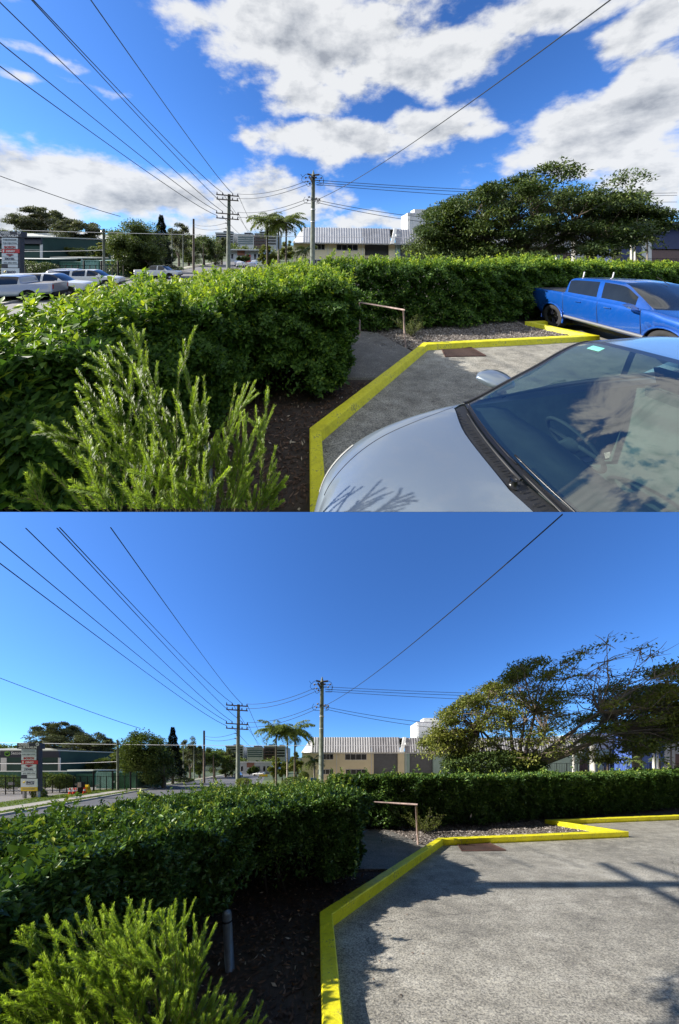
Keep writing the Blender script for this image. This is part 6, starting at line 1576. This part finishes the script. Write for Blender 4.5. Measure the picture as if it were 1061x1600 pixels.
def upper_vehicles(site):
    v = site.view
    # blue ute, nose towards the camera side, right-hand flank in view
    root, X = vehicle(site, 'ute', 'bright blue dual cab ute parked by the hedge ' + v, (8.36, 7.06, .02), R(-90), 'blue_paint', 'blue_ute', 'ute', glass='window_dark', n1=6, n2=5, rim='rim_black', detail=True)
    h = .93
    for (x, z) in ((-.85, 1.06), (.02, 1.05)):
        m = MB(); m.tube(X([(x - .09, -h - .035, z), (x + .09, -h - .035, z)]), .016, 8); emit(site, 'door_handle', m, 'blue_paint', root, raw=True)
    m = MB(); m.tube(X([(-1.35, -h - .01, .50), (.85, -h - .01, .50)]), .045, 8); emit(site, 'side_step', m, 'roller', root, raw=True)
    for x in (-1.40, -.28, .78):
        m = MB(); m.tube(X([(x, -h - .012, .56), (x, -h - .024, .95), (x, -h - .004, 1.16)]), .006, 4); emit(site, 'door_gap', m, 'rubber_gloss', root, raw=True)
    for y in (-.45, .5):
        m = MB(); m.tube(X([(-1.55, y, 1.28), (-1.50, y, 1.98)]), .025, 8) if False else m.tube(X([(-1.2, y, 1.80), (-1.16, y, 1.97)]), .018, 8); emit(site, 'roof_bracket', m, 'steel_sheet', root, raw=True)
    m = MB(); m.tube(X([(.45, .2, 1.74), (.15, .25, 1.92)]), .008, 5); emit(site, 'antenna', m, 'black_metal', root, raw=True)
    # flank stripe highlight strip
    # street vehicles
    yw = R(92)
    def av(kind, px, Y, yaw, paintm, label, **kw):
        Xp = (px - 530.5) / FPX * Y
        return vehicle(site, kind, label + ' ' + v, (Xp, Y, ST), yaw, paintm, **kw)
    g = 'white utes parked across the street'
    av('ute_canopy', 84, 20.5, R(22), 'white_paint', 'nearest white canopy ute parked in the street', name='white_ute', cat='ute', group=g)
    av('ute_canopy', 147, 25.5, R(22), 'white_paint', 'second white canopy ute, beside the orange cone', name='white_ute', cat='ute', group=g)
    av('ute', 4, 18.0, R(200), 'silver_paint', 'silver ute half hidden at the left edge', name='silver_ute', cat='ute')
    av('suv', 122, 29, R(25), 'white_paint', 'white wagon parked behind the two white utes', name='white_wagon', cat='car')
    r2, X2 = av('ute', 254, 36, R(10), 'white_paint', 'small white flatbed ute driving beyond the broad tree', name='flatbed_ute', cat='ute')
    av('suv', 202, 52, R(15), 'blue_paint', 'small blue car parked behind the containers', name='blue_car', cat='car')
    for i, (px, Y, pm, ds) in enumerate(((373, 78, 'silver_paint', 'far silver car left of the white one'), (377, 70, 'white_paint', 'far white van in the street'), (398, 85, 'white_paint', 'far white car near the red doorway'), (396, 66, 'silver_paint', 'far car with yellow bumper'))):
        av('suv', px, Y, R(100), pm, ds, name='far_car', cat='car', group='cars at the far end of the street')
    for i, (px, Y, ds, k, pm) in enumerate(((915, 33, 'pearl white wagon, leftmost of the cars behind the ute', 'suv', 'white_paint'), (940, 36, 'white car right of the white wagon behind the ute', 'suv', 'white_paint'), (965, 34, 'silver white car third behind the ute', 'sedan', 'silver_paint'), (990, 36, 'white wagon fourth behind the ute', 'suv', 'white_paint'), (1015, 34, 'white car, rightmost of the cars behind the ute', 'suv', 'white_paint'))):
        av(k, px, Y, R(8), pm, ds, name='parked_car', cat='car', group='cars parked in the forecourt')
    av('sedan', 876, 30, R(12), 'teal_paint', 'teal sedan behind the hedge under the tree', name='teal_car', cat='car')
    av('van', 822, 34, R(10), 'white_paint', 'white van behind the hedge under the tree', name='white_van', cat='van')
    vehicle(site, 'ute', 'small white ute cab beyond the blue ute at right edge ' + v, (1068 * .0 + (1085 - 530.5) / FPX * 13.5, 13.5, -.3), R(180), 'white_paint', 'white_ute', 'ute')
    cone(site, 'orange traffic cone standing in front of second white ute ' + v, (PA(181, 440, 22.5)[0], 22.5, ST), .8, True, None)
    cone(site, 'tiny orange cone beside the flatbed ute ' + v, (PA(273, 427, 35)[0], 35, ST), .7, True, None)

def lower_vehicles(site):
    v = site.view
    def bv(kind, px, Y, yaw, paintm, label, **kw): return vehicle(site, kind, label + ' ' + v, (XB(px, Y), Y, ST), yaw, paintm, **kw)
    bv('van', 221, 52, R(15), 'white_paint', 'white van parked beyond the shipping containers', name='white_van', cat='van')
    bv('suv', 373, 82, R(100), 'silver_paint', 'far silver car beside the big street pole', name='far_car', cat='car')
    bv('sedan', 404, 95, R(170), 'white_paint', 'far white car near the end of street', name='far_car', cat='car')
    bv('suv', 841, 34, R(8), 'silver_paint', 'grey car glimpsed behind the hedge under tree', name='parked_car', cat='car')
    bv('sedan', 935, 38, R(5), 'white_paint', 'white car roof just above hedge near thick post', name='parked_car', cat='car')
    t = thing(site, 'street_barrier', 'low yellow and orange barrier at far street end ' + v, 'barrier', (XB(411, 84), 84, ST))
    m = MB(); m.box(XB(405, 84), XB(418, 84), 84, 84.3, ST + .2, ST + .9); emit(site, 'board', m, 'sign_yellow', t)
    for px in (406, 411.5, 417): m = MB(); m.box(XB(px, 84) - .1, XB(px, 84) + .1, 84.05, 84.25, ST, ST + .19); emit(site, 'foot', m, 'cone_orange', t)

def bin_etc(site):
    v = site.view; Y = 44
    t = thing(site, 'wheelie_bin', 'small blue wheelie bin beside the short bright palm ' + v, 'bin', (XB(491, Y), Y, ST))
    x = XB(489.5, Y); m = MB(); m.add([(x - .42, Y, ST + .05), (x + .42, Y, ST + .05), (x + .42, Y + .7, ST + .05), (x - .42, Y + .7, ST + .05), (x - .52, Y - .05, ST + 1.15), (x + .52, Y - .05, ST + 1.15), (x + .52, Y + .8, ST + 1.15), (x - .52, Y + .8, ST + 1.15)], [(0, 3, 2, 1), (4, 5, 6, 7), (0, 1, 5, 4), (1, 2, 6, 5), (2, 3, 7, 6), (3, 0, 4, 7)]); emit(site, 'body', m, 'blue_bin', t)
    m = MB(); m.box(x - .56, x + .56, Y - .1, Y + .85, ST + 1.155, ST + 1.24); emit(site, 'lid', m, 'blue_bin', t)
    for dx in (-.38, .38): m = MB(); m.disc((x + dx, Y + .72, ST + .12), .12, 12, 'x', depth=.06); emit(site, 'wheel', m, 'tyre', t)

TIPS_UP = [(228, 535, 1.30), (184, 565, 1.32), (155, 608, 1.25), (282, 562, 1.30), (318, 590, 1.28), (368, 602, 1.36), (412, 650, 1.34), (100, 660, 1.22), (66, 725, 1.16), (232, 640, 1.15), (132, 685, 1.12), (305, 670, 1.18), (430, 740, 1.28), (385, 715, 1.2), (40, 770, 1.1), (110, 750, 1.02), (320, 755, 1.05), (215, 755, 1.0)]
TIPS_LOW = [(218, 1422, 1.36), (100, 1440, 1.34), (128, 1445, 1.2), (52, 1462, 1.28), (160, 1432, 1.3), (172, 1428, 1.38), (255, 1440, 1.36), (240, 1460, 1.2), (322, 1450, 1.42), (20, 1500, 1.2), (70, 1500, 1.15), (140, 1490, 1.12), (200, 1485, 1.14), (280, 1490, 1.2), (318, 1560, 1.2), (385, 1585, 1.36), (300, 1540, 1.18), (230, 1530, 1.08), (165, 1535, 1.05), (100, 1540, 1.05), (40, 1550, 1.08), (10, 1570, 1.05), (370, 1590, 1.25), (415, 1590, 1.35), (270, 1580, 1.05), (190, 1580, 1.0), (120, 1585, .98), (325, 1590, 1.12)]

for S_ in (UP, LOW):
    ground(S_); hedges(S_); fallen(S_)
    warehouse(S_); right_buildings(S_); left_yard(S_); far_city(S_); trees_bg(S_); poles(S_); near_things(S_); bin_etc(S_)
needle_plant(UP, 'feathery bright green bottlebrush shrub in the left foreground in cloudy upper view', (-.66, 1.25, .2), TIPS_UP)
needle_plant(LOW, 'feathery bright green bottlebrush shrub in the left foreground in clear lower view', (-.78, 1.22, .1), TIPS_LOW)
silver_car(UP); upper_vehicles(UP); lower_vehicles(LOW)
